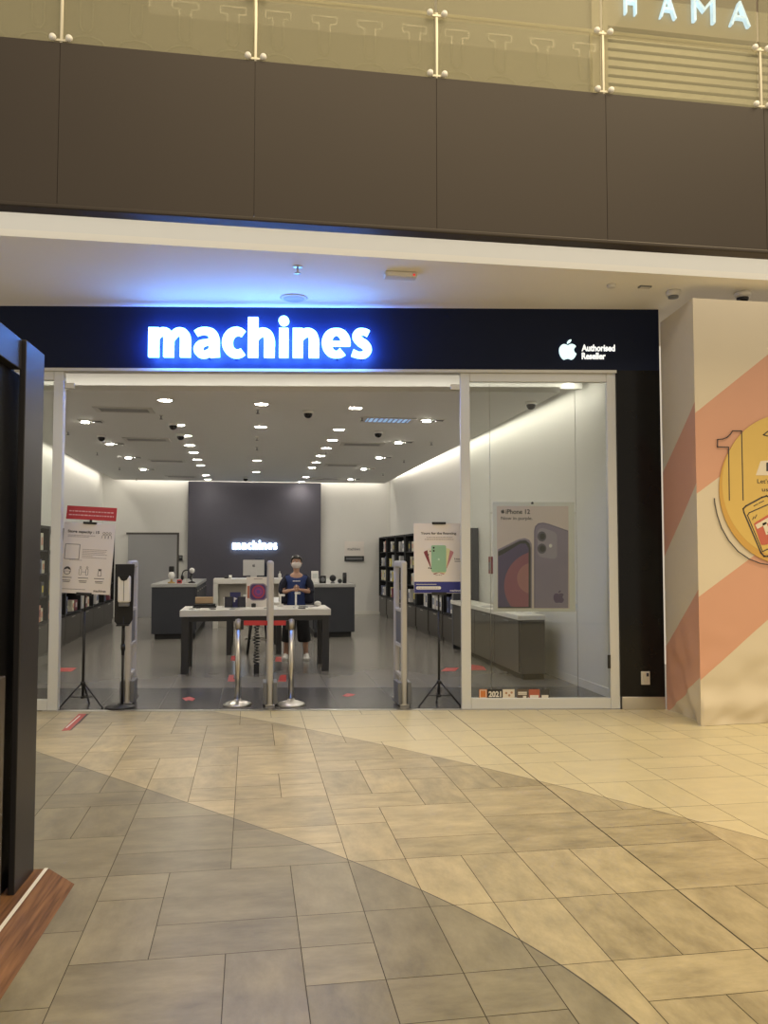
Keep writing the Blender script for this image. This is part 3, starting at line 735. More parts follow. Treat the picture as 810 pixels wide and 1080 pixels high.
bm = new(); box(bm, -.08, .08, -.12, .08, 0, .008, bev=.002); box(bm, -.07, .07, -.035, -.02, .0, .17, bev=.003); box(bm, -.06, .06, -.03, .0, .13, .19); obj('stand', bm, M_SILVER, t)
p = onY(271, 590, DY + .95)
t = thing('office_chair', 'dark rounded office chair back rising behind the silver desktop computer', 'chair', (p.x + .04, DY + 1.1, 0))
bm = new(); ball(bm, (0, 0, 1.22), .30, .72, .22, 1.05); obj('backrest', bm, mat('navy_mesh', (.02, .025, .05), .8), t)
bm = new(); box(bm, -.24, .24, -.42, .02, .50, .58, bev=.03); obj('seat', bm, M_BLACKM, t)
bm = new(); tube(bm, [(0, .08, 1.0), (0, .09, .7), (0, -.1, .49)], .025); obj('back_bracket', bm, M_BLACK, t)
bm = new(); cyl(bm, (0, -.18, .09), (0, -.18, .5), .03); obj('gas_lift', bm, M_STEEL, t)
bm = new()
for k in range(5):
    an = 2 * PI * k / 5; tube(bm, [(0, -.18, .10), (.28 * math.cos(an), -.18 + .28 * math.sin(an), .07)], .022)
obj('star_base', bm, M_BLACK, t)
for k in range(5):
    an = 2 * PI * k / 5; bm = new(); ball(bm, (.28 * math.cos(an), -.18 + .28 * math.sin(an), .0335), .032); obj('caster', bm, M_BLACK, t)
p = onY(243, 609, DY + .2)
t = thing('paper_roll', 'small white roll on the left of the white service desk', 'roll', (p.x, DY + .2, DH)); bm = new(); cyl(bm, (0, 0, 0), (0, 0, .075), .035, .035, 18); obj('roll', bm, M_WPLAS, t)
bm = new(); cyl(bm, (0, 0, .07), (0, 0, .078), .012, seg=12); obj('core', bm, M_GPLAS, t)
t = thing('card_terminal', 'small dark card terminal beside the white roll on the service desk', 'terminal', (p.x - .09, DY + .3, DH)); bm = new(); box(bm, -.045, .045, -.08, .08, 0, .04, bev=.01); obj('body', bm, M_BLACK, t)
bm = new(); box(bm, -.03, .03, .01, .06, .04, .043); obj('display', bm, M_GPLAS, t)
p = onY(296, 606, DY + .2)
t = thing('pump_bottle', 'small clear bottle with dark cap at the right end of the white service desk', 'bottle', (p.x - .02, DY + .2, DH)); bm = new(); lathe(bm, [(.032, 0), (.035, .01), (.035, .09), (.014, .11), (.014, .12)], seg=16); obj('body', bm, M_WPLAS, t)
bm = new(); cyl(bm, (0, 0, .12), (0, 0, .16), .012, .01, 10); obj('cap', bm, M_STEEL, t)

# ================================================================== FRONT DISPLAY TABLES
p0 = onz(191, 711.5); p1 = onz(347.5, 709.5)
TY = 11.38; TX0, TX1 = -.925, 1.10; TH = .855; TD = .92
M_TLEG = mat('graphite_steel', (.050, .050, .052), .4, .3)
def table(name, label, x0, x1, y0, dep, H, leg=.095):
    t = thing(name, label, 'table', ((x0 + x1) / 2, y0, 0)); h_ = (x1 - x0) / 2
    bm = new(); box(bm, -h_, h_, -.02, dep, H - .085, H, bev=.003); obj('table_top', bm, M_WTOP, t)
    bm = new(); box(bm, -h_ + .03, h_ - .03, .03, dep - .05, H - .155, H - .085, bev=.002); obj('apron', bm, M_TLEG, t)
    for sx in (-1, 1):
        for yy in (.02, dep - .04 - leg):
            bm = new(); xx = h_ - .02 - leg if sx > 0 else -h_ + .02
            box(bm, xx, xx + leg, yy, yy + leg, .0015, H - .085, bev=.004); obj('leg', bm, M_TLEG, t)
    return t
table('display_table', 'long white topped display table with dark legs nearest the entrance', TX0, TX1, TY, TD, TH)
table('display_table', 'narrower white topped display table standing behind the nearest one', onz(238, 688).x, onz(297.5, 688).x, 13.45, 1.6, TH - .02, .085)
sx_ = onz(272, 687).x
t = thing('bar_stool', 'black four legged bar stool tucked under the rear display table', 'stool', (sx_, 13.75, 0))
bm = new(); lathe(bm, [(.02, .60), (.17, .60), (.18, .615), (.18, .64), (.16, .655), (.02, .66)], seg=24); obj('seat', bm, M_BLACK, t)
for ax, ay in ((-1, -1), (1, -1), (1, 1), (-1, 1)):
    bm = new(); cyl(bm, (ax * .10, ay * .10, .61), (ax * .17, ay * .17, .0015), .025, .022, 10); obj('leg', bm, M_BLACK, t)
bm = new(); tube(bm, [(.155 * math.cos(2 * PI * k / 20) * 1.3, .155 * math.sin(2 * PI * k / 20) * 1.3, .22) for k in range(21)], .010); obj('foot_ring', bm, M_STEEL, t)

def ontab(px, py): p = onz(px, py, TH); return (p.x, min(max(p.y, TY + .02), TY + TD - .06), TH)
def tabx(px, y): return (onY(px, 640, y).x, y, TH)
# tan pouch on black tray
L = tabx(216, 11.95)
t = thing('display_tray', 'black display tray under a tan leather case on the front table', 'tray', L); bm = new(); box(bm, -.16, .16, -.09, .09, 0, .025, bev=.004); obj('tray', bm, M_BLACK, t)
bm = new(); box(bm, -.15, .15, -.08, .08, .025, .05, bev=.01); obj('cushion', bm, M_BLACKM, t)
t = thing('leather_case', 'tan leather case leaning on a black tray at the left of the front table', 'case', (L[0] - .01, L[1] + .02, TH + .05), rot=(R(-12), 0, 0)); bm = new(); box(bm, -.125, .125, -.015, .02, 0.004, .10, bev=.012); obj('shell', bm, mat('tan_leather', (.46, .32, .19), .6), t)
bm = new(); box(bm, -.115, .115, -.018, -.0145, .068, .072); obj('stitching', bm, mat('dark_tan', (.25, .16, .08), .7), t)
# navy promo card with two phones
L = tabx(248, 11.86)
t = thing('promo_card', 'navy promotional card with a white logo between two black phones on the front table', 'card', (L[0], L[1] + .05, TH)); bm = new(); box(bm, -.075, .075, -.0, .012, 0, .215, bev=.003); box(bm, -.07, .07, -.02, .06, 0, .012); obj('card', bm, mat('navy_print', (.035, .035, .13), .5), t)
bm = new(); prism(bm, [(-.02, .075), (-.003, .075), (-.003, .10), (.03, .125), (-.02, .145)], -.003, .001); obj('logo', bm, M_WPLAS, t)
for sx, l in ((-.092, 'black phone standing left of the navy promotional card'), (.092, 'black phone standing right of the navy promotional card')):
    t = thing('smartphone', l, 'phone', (L[0] + sx, L[1], TH), 0, 'phones beside the navy card', rot=(R(-8), 0, 0)); bm = new(); box(bm, -.055, .055, 0, .012, .004, .155, bev=.005); obj('casing', bm, M_BLACK, t)
    bm = new(); box(bm, -.048, .048, -.002, .0005, .012, .148); obj('screen', bm, mat('phone_screen', (.012, .012, .03), .1), t)
# watch poster board
L = tabx(272, 11.98)
t = thing('watch_board', 'white upright board showing a colourful smart watch on the front table', 'display board', L)
bm = new(); box(bm, -.165, .165, 0, .02, 0, .425, bev=.003); box(bm, -.12, .12, .02, .10, 0, .012); obj('board', bm, M_PAPER, t)
def rrect(x0, x1, z0, z1, r, n=5):
    out = []
    for cx, cz, a0_ in ((x1 - r, z1 - r, 0), (x0 + r, z1 - r, 90), (x0 + r, z0 + r, 180), (x1 - r, z0 + r, 270)):
        out += [(cx + r * math.cos(R(a0_ + 90 * k / n)), cz + r * math.sin(R(a0_ + 90 * k / n))) for k in range(n + 1)]
    return out
bm = new(); prism(bm, rrect(-.15, -.085, .125, .30, .01), -.002, .001, 0); prism(bm, rrect(.085, .15, .125, .30, .01), -.002, .001, 1)
obj('watch_strap', bm, [mat('coral_print', (.50, .16, .10), .5), mat('navy_print2', (.02, .02, .05), .5)], t)
bm = new(); prism(bm, rrect(-.122, .122, .09, .335, .058), -.004, .001); obj('watch_case', bm, mat('watch_case_print', (.28, .25, .30), .4), t)
bm = new(); prism(bm, rrect(-.108, .108, .104, .321, .05), -.006, -.003); obj('watch_face', bm, mat('watch_purple', (.085, .04, .16), .3), t)
bm = new()
for k, (rr, mi) in enumerate(((.092, 0), (.070, 1), (.049, 2), (.028, 3))):
    prism(bm, [(.005 + rr * math.cos(2 * PI * j / 28), .215 + rr * 1.05 * math.sin(2 * PI * j / 28)) for j in range(28)], -.0065 - k * .0008, -.006, mi)
obj('watch_dial', bm, [mat('dial_red', (.40, .05, .09), .4), mat('dial_violet', (.18, .05, .22), .4), mat('dial_magenta', (.33, .05, .20), .4), mat('dial_blue', (.14, .07, .30), .4)], t)
bm = new(); box(bm, -.06, .06, -.003, .001, .392, .402); obj('heading', bm, M_INK2, t)
t = thing('smart_watch', 'small black smart watch standing in front of the white watch board', 'watch', tabx(267.5, 11.90)); bm = new(); box(bm, -.032, .032, -.02, .02, .0, .055, bev=.01); obj('case', bm, M_BLACK, t)
bm = new(); tube(bm, [(0, .02 * math.cos(R(a_)) + .025, .03 + .022 * math.sin(R(a_))) for a_ in range(0, 361, 30)], .008); obj('strap', bm, M_GPLAS, t)
# white stands with phones / watches
def stand(px, y, hgt, label):
    t = thing('device_stand', label, 'stand', tabx(px, y), 0)
    bm = new(); lathe(bm, [(.045, 0), (.045, .008), (.014, .012)], seg=18); obj('foot', bm, M_WPLAS, t)
    bm = new(); box(bm, -.014, .014, -.01, .01, .008, hgt, bev=.004); obj('post', bm, M_WPLAS, t)
    bm = new(); box(bm, -.018, .065, -.014, .014, hgt - .012, hgt + .018, bev=.006); obj('arm', bm, M_WPLAS, t)
    bm = new(); lathe(bm, [(.018, 0), (.018, .012), (.006, .013)], seg=12); k = obj('charging_puck', bm, M_SILVER, t); k.location = (.05, -.012, hgt + .003); k.rotation_euler = (PI / 2, 0, 0)
stand(312, 11.72, .20, 'tall white charging stand on the front table in front of the person')
stand(295.5, 11.98, .16, 'white charging stand on the front table left of the person')
stand(237, 12.05, .12, 'short white charging stand left of the two black phones')
stand(257.5, 12.10, .15, 'white charging stand between the black phones and the watch board')
# small things lying on the table
spots = [(203, 11.55, 'left front corner of the front table'), (209, 11.62, 'front table in front of the tan case'), (224, 11.58, 'front table right of the tan case'), (246, 11.52, 'front table in front of the navy card'), (281, 11.56, 'front table below the watch board'), (318, 11.52, 'front table right of the tall white stand'), (323, 11.70, 'front table near the hands of the person')]
for i, (px, y, l) in enumerate(spots):
    t = thing('phone_handset', 'small flat %s phone lying on the %s' % (('silver', 'white', 'dark')[i % 3], l), 'phone', tabx(px, y), R(12 * (i % 3) - 10))
    bm = new(); box(bm, -.036, .036, -.07, .07, 0, .010, bev=.004); obj('casing', bm, (M_SILVER, M_WPLAS, M_BLACK)[i % 3], t)
    bm = new(); box(bm, -.031, .031, -.064, .064, .010, .0112); obj('screen', bm, M_BLACK, t)
    bm = new(); tube(bm, [(0, .07, .004), (.01, .10, .004), (.03, .13, .004)], .003, 6); obj('cable', bm, M_WPLAS, t)
t = thing('tablet', 'dark tablet lying on the right half of the front table', 'tablet', tabx(325, 11.92), R(6)); bm = new(); box(bm, -.13, .13, -.085, .085, 0, .010, bev=.004); obj('casing', bm, M_SILVER, t)
bm = new(); box(bm, -.122, .122, -.078, .078, .010, .0115); obj('screen', bm, M_BLACK, t)
t = thing('earphone_case', 'glossy white rounded earphone case at the right end of the front table', 'case', tabx(335, 11.93)); bm = new(); ball(bm, (0, 0, .040), .048, 1.1, .6, .83); obj('shell', bm, M_WPLAS, t)
bm = new(); tube(bm, [(.0535 * math.cos(2 * PI * k / 24), .0293 * math.sin(2 * PI * k / 24), .05) for k in range(25)], .001, 6); obj('lid_seam', bm, M_GPLAS, t)
# coiled security cable hanging under the table front
cxx = onY(270.5, 690, 11.37).x
t = thing('coiled_cable', 'black coiled security cable hanging below the front table', 'cable', (cxx, 11.335, 0))
bm = new(); tube(bm, [(.033 * math.sin(k * PI / 4) * (1 + .3 * math.sin(k * .13)), .033 * math.cos(k * PI / 4), .13 + k * .0052) for k in range(106)], .0085, 6); obj('coil', bm, M_BLACK, t)
bm = new(); box(bm, -.036, .036, -.03, .03, 0.0015, .13, bev=.006); obj('plug_block', bm, M_BLACK, t)

# ================================================================== WALL SHELVING
ITEMC = [(.75, .73, .70), (.70, .60, .12), (.62, .30, .20), (.12, .14, .25), (.55, .55, .56), (.25, .08, .10), (.05, .05, .06), (.68, .66, .52)]
ITEMN = ['white', 'yellow', 'coral', 'navy', 'grey', 'maroon', 'black', 'cream']
def shelf_unit(x_front, y0, y1, depth, side, label, group):
    """bay along a side wall; local x across the bay = world Y"""
    t = thing('shelf_unit', label, 'shelving', (x_front, y0, 0), 0, group)
    wd = y1 - y0; s = side                                   # s=+1: right wall, depth towards +x
    def X(a, b): return sorted((s * a, s * b))
    bm = new(); box(bm, *X(.0, depth), 0.004, wd - .004, .50, .54); box(bm, *X(.0, depth), 0.004, wd - .004, 2.02, 2.06)
    box(bm, *X(0, depth), .004, .034, .54, 2.02); box(bm, *X(0, depth), wd - .034, wd - .004, .54, 2.02); box(bm, *X(depth - .02, depth), .034, wd - .034, .54, 2.02)
    obj('carcass', bm, M_BLACKM, t)
    bm = new(); box(bm, *X(-.004, .0), .002, .012, .50, 2.06); obj('edge_strip', bm, M_GPLAS, t); bm = new(); box(bm, *X(-.004, .0), wd - .012, wd - .002, .50, 2.06); obj('edge_strip', bm, M_GPLAS, t)
    for k in range(1, 4):
        z = .54 + k * .37; bm = new(); box(bm, *X(.02, depth - .02), .034, wd - .034, z, z + .022); obj('shelf', bm, M_BLACKM, t)
    bm = new(); box(bm, *X(.02, depth), 0.004, wd - .004, .0015, .50); obj('base', bm, M_DGREY2, t)
    bm = new(); box(bm, *X(.0, .02), .008, wd - .008, .08, .485, bev=.003); d = obj('drawer', bm, M_DGREY2, t)
    bm = new(); box(bm, *X(-.008, 0), wd * .4, wd * .6, .455, .47); obj('handle', bm, M_STEEL, d)
    return t
rows_n = ['bottom', 'second', 'third', 'top']
def fill(x_front, y0, y1, depth, side, where, density):
    for k in range(4):
        z = .541 + k * .37 + (.022 if k else 0)
        y = y0 + .10
        while y < y1 - .2:
            if random.random() < density:
                ci = random.choice([0, 0, 0, 0, 1, 7, 1, 2, 3, 4, 4, 6, 7, 5]); h_ = random.uniform(.20, .31); wd = min(random.uniform(.12, .22), y1 - .05 - y)
                x = x_front + side * random.uniform(.11, .14)
                t = thing('accessory_pack', '%s accessory pack on the %s row of the %s' % (ITEMN[ci], rows_n[k], where), 'accessory pack', (x, y + wd / 2, z), 0, '%s packs on the %s row, %s' % (ITEMN[ci], rows_n[k], where))
                bm = new(); box(bm, -.08, .08, -wd / 2, wd / 2, 0, h_, bev=.006); obj('carton', bm, mat('pack_' + ITEMN[ci], ITEMC[ci], .45), t)
                bm = new(); box(bm, *sorted((-side * .0815, -side * .078)), -wd * .3, wd * .3, h_ * .3, h_ * .75); obj('print', bm, mat('pack_print_' + ITEMN[(ci + 3) % 8], ITEMC[(ci + 3) % 8], .45), t)
                y += wd + random.uniform(.03, .12)
            else: y += .2
yy = [21.9, 20.75, 19.6, 18.45, 17.3, 16.15, 15.0, 13.85]
ordn = ['farthest', 'second from the back', 'third from the back', 'fourth from the back', 'fifth from the back', 'sixth from the back', 'seventh from the back']
for i in range(7):
    y1, y0 = yy[i], yy[i + 1]; ym = (y0 + y1) / 2
    xf = 3.40 + (21.9 - ym) * .018; dep = 3.72 + (22 - ym) * .0205 - xf - .01
    shelf_unit(xf, y0, y1, dep, 1, '%s bay of dark shelving along the right wall of the store' % ordn[i], 'shelving bays along the right wall')
    fill(xf, y0, y1, dep, 1, 'right wall shelving', .62 if i < 5 else .8)
# tall end panel at the near end of the right shelving
xe = onY(511, 600, 13.75).x
t = thing('end_panel', 'tall dark panel standing on the white counter seen through the window', 'panel', (0, 13.80, 0))
bm = new(); box(bm, 3.42, min(xe, 3.875), -.03, .02, .0015, 2.06, bev=.003); obj('panel', bm, M_DGREY, t)
bm = new(); box(bm, 3.415, 3.43, -.034, .022, .0015, 2.06); obj('edge_strip', bm, M_GPLAS, t)
# counter by the window
t = thing('wall_counter', 'white topped taupe counter along the right wall behind the poster', 'counter', (0, 0, 0))
cp0 = onz(543.5, 716.5); cp1 = onz(580, 719)
CX0, CX1, CY = cp0.x, min(cp1.x, 3.94), (cp0.y + cp1.y) / 2
CH = onY(560, 649, CY).z
bm = new(); box(bm, CX0 + .04, CX1, CY + .03, 13.72, .08, CH - .06, bev=.003); obj('body', bm, M_DGREY2, t)
bm = new(); box(bm, CX0 + .09, CX1, CY + .08, 13.72, .0015, .08); obj('plinth', bm, M_BLACKM, t)
bm = new(); box(bm, CX0, CX1, CY, 13.72, CH - .06, CH, bev=.004); obj('counter_top', bm, M_WTOP, t)
for k in range(3):
    y = CY + .06 + k * 1.05; bm = new(); box(bm, CX0 + .022, CX0 + .04, y, y + 1.03, .10, CH - .075, bev=.002); d = obj('door', bm, M_DGREY2, t)
    bm = new(); box(bm, CX0 + .014, CX0 + .022, y + .4, y + .6, CH - .11, CH - .095); obj('handle', bm, M_GPLAS, d)
for i, (px, py, l) in enumerate(((515, 640, 'silver cable tray lying on the counter behind the window'), (536, 644, 'small clear dish lying on the counter left of the poster'), (556, 646, 'white leaflet lying on the counter under the poster'))):
    p = onz(px, py, CH); t = thing('leaflet', l, 'leaflet', (p.x, p.y, CH), R(20 * i)); bm = new(); box(bm, -.09, .09, -.12, .12, 0, .012, bev=.004); obj('sheet', bm, (M_SILVER, M_GPLAS, M_WPLAS)[i], t)
    bm = new(); box(bm, -.06, .06, .02, .07, .012, .014); obj('print', bm, M_INK2, t)
p = onY(513.5, 596, 13.2)
wx = 3.72 + (22.2 - 13.2) * .0203
t = thing('fire_alarm', 'dark red fire alarm box on the right wall beside the dark panel', 'alarm', (wx - .003, 13.0, 1.43)); bm = new(); box(bm, -.05, 0, -.09, .09, -.14, .14, bev=.006); obj('box', bm, mat('dark_red', (.20, .02, .025), .4), t)
bm = new(); box(bm, -.053, -.05, -.06, .06, -.08, .05); obj('window', bm, M_GPLAS, t)

# left wall shelving
yl = [20.6, 19.3, 18.0, 16.7, 15.4, 14.1, 12.8]
for i in range(6):
    y1, y0 = yl[i], yl[i + 1]
    shelf_unit(-3.22, y0, y1, .52, -1, '%s bay of dark shelving along the left wall of the store' % ordn[i], 'shelving bays along the left wall')
    fill(-3.22, y0, y1, .52, -1, 'left wall shelving', .8)

# ================================================================== SIGN STANDS AT THE ENTRANCE
def tripod_stand(name, label, px, off, tilt):
    p = onz(px, 745.0); y = facY(p.x, off); x = onY(px, 700, y).x
    t = thing(name, label, 'sign stand', (x, y, 0), R(-6))
    bm = new(); tube(bm, [(0, 0, .10), (0, 0, 1.0)], .014, 10); tube(bm, [(0, .0, .95), (0, .03, 1.30), (0, .03, 1.9)], .010, 8); obj('pole', bm, M_BLACK, t)
    bm = new(); cyl(bm, (0, 0, .235), (0, 0, .275), .026, seg=14); cyl(bm, (0, 0, .10), (0, 0, .125), .022, seg=14); obj('collar', bm, M_BLACK, t)
    for an in (-165, -15, 90):
        ex, ey = .225 * math.cos(R(an)), .225 * math.sin(R(an))
        bm = new(); tube(bm, [(ex * .07, ey * .07, .255), (ex, ey, .014)], .009, 8); obj('leg', bm, M_BLACK, t)
        bm = new(); tube(bm, [(ex * .07, ey * .07, .112), (ex * .55, ey * .55, .122)], .006, 6); obj('brace', bm, M_BLACK, t)
        bm = new(); ball(bm, (ex, ey, .0125), .012); obj('rubber_foot', bm, M_BLACKM, t)
    return t
W_, H_ = .53, .745; ZB = 1.19
def boardpart(parent, name, bm, m, tilt):
    o = obj(name, bm, m, parent); o.location = (0, -.02, ZB); o.rotation_euler = (R(-3), R(tilt), 0); return o
def U(u): return (u - .5) * W_
def V(v): return v * H_
# left: store capacity notice
t = tripod_stand('notice_stand', 'black tripod stand holding the store capacity notice at the left of the entrance', 88, .17, 3)
TL = 3.0
bm = new(); box(bm, U(0), U(1), -.008, .006, 0, H_, bev=.002); boardpart(t, 'board', bm, M_PAPER, TL)
bm = new(); box(bm, U(.37), U(.63), -.022, .012, H_ - .012, H_ + .012, bev=.003); boardpart(t, 'clip', bm, M_BLACK, TL); bm = new(); box(bm, U(.35), U(.65), -.016, .02, -.02, .012, bev=.003); boardpart(t, 'ledge', bm, M_BLACK, TL)
bm = new(); box(bm, U(.02), U(1.0), -.006, .004, H_ + .035, H_ + .175, bev=.002); b0 = boardpart(t, 'banner', bm, M_RED, TL)
bm = new()
for z in (.115, .075):
    x = U(.07)
    while x < U(.94):
        l = random.uniform(.012, .035); box(bm, x, min(x + l, U(.95)), -.0075, -.005, H_ + z, H_ + z + .012); x += l + .008
boardpart(t, 'banner_text', bm, mat('pink_print', (.80, .50, .48), .5), TL)
bm = new(); box(bm, -.012, .012, .006, .016, H_ * .3, H_ + .16); boardpart(t, 'backing_rail', bm, M_BLACK, TL)
bm = new()
for (u0, u1, v) in ((.09, .62, .815), (.09, .50, .795), (.40, .88, .62), (.40, .86, .597), (.40, .84, .574), (.40, .88, .551), (.40, .60, .528), (.40, .88, .505), (.16, .40, .462)):
    x = U(u0)
    while x < U(u1):
        l = random.uniform(.01, .03); box(bm, x, min(x + l, U(u1)), -.0095, -.007, V(v), V(v) + .006); x += l + .006
boardpart(t, 'lettering', bm, M_INK2, TL)
bm = new(); text_bm(bm, 'Store capacity : 15', U(.08), U(.70), V(.842), V(.893), -.0095, -.007, bold=.03)  # and the empty square frame where the code was, icons
def outline(bm, pts, wd, y0, y1, closed=True):
    q = pts + (pts[:1] if closed else [])
    for a, b in zip(q, q[1:]): ribbon(bm, [(a[0], a[1], wd), (b[0], b[1], wd)], y0, y1, n=1)
outline(bm, [(U(.06), V(.48)), (U(.34), V(.48)), (U(.34), V(.69)), (U(.06), V(.69))], .005, -.0095, -.007)
for k in range(3):                                      # three people
    cx = U(.79 + .06 * k); outline(bm, [(cx + .012 * math.cos(2 * PI * j / 10), V(.865) + .012 * math.sin(2 * PI * j / 10)) for j in range(10)], .003, -.0095, -.007)
    outline(bm, [(cx - .02, V(.79)), (cx - .016, V(.83)), (cx, V(.845)), (cx + .016, V(.83)), (cx + .02, V(.79))], .003, -.0095, -.007, False)
cx, cz = U(.135), V(.315)                               # masked face
outline(bm, [(cx + .036 * math.cos(2 * PI * j / 16), cz + .042 * math.sin(2 * PI * j / 16)) for j in range(16)], .003, -.0095, -.007)
prism(bm, [(cx + .037 * math.cos(R(a)), cz + .043 * math.sin(R(a))) for a in range(10, 171, 16)] + [(cx - .02, cz + .012), (cx, cz + .022), (cx + .02, cz + .012)], -.0095, -.007)
outline(bm, [(cx - .03, cz - .005), (cx + .03, cz - .005), (cx + .02, cz - .035), (cx - .02, cz - .035)], .003, -.0095, -.007)
for cx in (U(.39), U(.52)):                             # two people apart
    outline(bm, rrect(cx - .012, cx + .012, V(.26), V(.35), .010, 3), .003, -.0095, -.007)
    outline(bm, [(cx + .009 * math.cos(2 * PI * j / 10), V(.37) + .009 * math.sin(2 * PI * j / 10)) for j in range(10)], .003, -.0095, -.007)
outline(bm, [(U(.42), V(.305)), (U(.49), V(.305))], .003, -.0095, -.007, False)
cx = U(.77)                                             # hand-wash bottle
outline(bm, [(cx - .018, V(.26)), (cx + .018, V(.26)), (cx + .014, V(.33)), (cx - .014, V(.33))], .004, -.0095, -.007)
prism(bm, [(cx - .018, V(.355)), (cx + .018, V(.355)), (cx + .012, V(.335)), (cx - .012, V(.335))], -.0095, -.007)
for c in (.135, .455, .77):
    for v, hw in ((.215, .075), (.175, .06), (.155, .05)): box(bm, U(c) - hw * .7, U(c) + hw * .7, -.0095, -.007, V(v), V(v) + .006)
box(bm, U(.02), U(.52), -.0095, -.007, V(.055), V(.055) + .004)
text_bm(bm, 'machines', U(.68), U(.92), V(.03), V(.065), -.0095, -.007, bold=.02)
boardpart(t, 'icons', bm, M_INK, TL)
# right: financing poster
t = tripod_stand('poster_stand', 'black tripod stand holding the financing poster with a green phone right of the entrance', 463, .19, 0)
TL = 0.0
bm = new(); box(bm, U(0), U(1), -.008, .006, 0, H_, bev=.002); boardpart(t, 'board', bm, M_PAPER, TL)
bm = new(); box(bm, U(.37), U(.65), -.022, .012, H_ - .012, H_ + .014, bev=.003); boardpart(t, 'clip', bm, M_BLACK, TL); bm = new(); box(bm, U(.35), U(.65), -.016, .02, -.02, .012, bev=.003); boardpart(t, 'ledge', bm, M_BLACK, TL)
bm = new(); box(bm, U(.005), U(.995), -.0095, -.007, .004, V(.165)); boardpart(t, 'blue_band', bm, mat('royal_blue_print', (.030, .035, .22), .5), TL)
bm = new(); prism(bm, rrect(U(.04), U(.54), V(.055), V(.10), .015), -.0105, -.009); text_bm(bm, 'machines', U(.72), U(.94), V(.025), V(.055), -.0105, -.009, bold=.02); box(bm, U(.04), U(.45), -.0105, -.009, V(.125), V(.132)); boardpart(t, 'band_print', bm, M_WPLAS, TL)
bm = new(); text_bm(bm, 'Yours for the financing', U(.14), U(.86), V(.83), V(.875), -.0095, -.007, bold=.025)
text_bm(bm, '1mo', U(.82), U(.93), V(.475), V(.505), -.0095, -.007, bold=.02); box(bm, U(.82), U(.96), -.0095, -.007, V(.45), V(.458)); boardpart(t, 'lettering', bm, M_INK, TL)
bm = new()
for u0, u1, v in ((.26, .78, .795), (.22, .80, .765), (.43, .56, .255), (.07, .50, .072)):
    x = U(u0)
    while x < U(u1):
        l = random.uniform(.012, .03); box(bm, x, min(x + l, U(u1)), -.0112, -.007, V(v), V(v) + .006); x += l + .006
boardpart(t, 'small_print', bm, M_INK2, TL)
def rotp(pts, c, a): return [(c[0] + (x - c[0]) * math.cos(a) - (z - c[1]) * math.sin(a), c[1] + (x - c[0]) * math.sin(a) + (z - c[1]) * math.cos(a)) for x, z in pts]
piv = (U(.49), V(.34))
bm = new()
fan = [(24, 3, -.0090), (12, 4, -.0098), (-24, 1, -.0090), (-12, 2, -.0098)]
for an, mi, y in fan: prism(bm, rotp(rrect(U(.35), U(.65), V(.30), V(.66), .015), (U(.5), V(.36)), R(an)), y, -.007, mi - 1)
prism(bm, rrect(U(.35), U(.65), V(.30), V(.685), .018), -.0110, -.007, 4)
obj_ = boardpart(t, 'phone_picture', bm, [mat('rose_print', (.52, .22, .24), .5), mat('lemon_print', (.72, .70, .38), .5), mat('maroon_print', (.22, .04, .05), .5), mat('cream_print', (.76, .72, .62), .5), mat('mint_print', (.30, .52, .34), .5)], TL)
bm = new()
for cx, cz, rr in ((.40, .65, .010), (.40, .605, .010), (.33, .60, .007), (.29, .55, .007), (.30, .36, .008), (.34, .355, .008)):
    prism(bm, [(U(cx) + rr * math.cos(2 * PI * j / 12), V(cz) + rr * math.sin(2 * PI * j / 12)) for j in range(12)], -.0118, -.007)
boardpart(t, 'lens_print', bm, M_BLACK, TL)
bm = new(); apple_bm(bm, U(.5), V(.47), .025, -.0118, -.0105); boardpart(t, 'emblem', bm, mat('pale_mint', (.55, .72, .58), .5), TL)

# ================================================================== HAND SANITISER STAND
p = onz(128, 745.0)
t = thing('sanitiser_stand', 'black hand sanitiser stand with white dispenser right of the capacity notice', 'sanitiser stand', (p.x, facY(p.x, .165), 0))
bm = new(); lathe(bm, [(.150, .0015), (.153, .012), (.145, .022), (.03, .034), (.022, .05)], seg=32); obj('base', bm, M_BLACK, t)
bm = new(); cyl(bm, (.02, 0, .03), (.02, 0, .72), .013, seg=12); cyl(bm, (.02, 0, .55), (.02, 0, .95), .017, seg=12); obj('pole', bm, M_BLACK, t)
bm = new(); cyl(bm, (.02, 0, .60), (.02, 0, .66), .024, seg=14); obj('collar', bm, M_BLACK, t)
bm = new(); prism(bm, [(-.07, .90), (-.045, .87), (.085, .87), (.115, .92), (.125, 1.5), (-.07, 1.5)], -.015, .0); box(bm, -.045, .085, -.075, -.01, .855, .87, bev=.004); obj('back_plate', bm, M_BLACK, t)
bm = new(); box(bm, -.03, .095, -.10, -.015, 1.10, 1.38, bev=.02); obj('dispenser', bm, M_WPLAS, t)
bm = new(); prism(bm, [(-.025, 1.385), (.09, 1.385), (.06, 1.335), (.032, 1.325), (.005, 1.335)], -.104, -.095); box(bm, .031, .035, -.104, -.099, 1.12, 1.33); obj('dispenser_window', bm, M_BLACK, t)
bm = new(); box(bm, -.02, .085, -.09, -.02, 1.06, 1.10, bev=.008); obj('nozzle', bm, M_GPLAS, t)

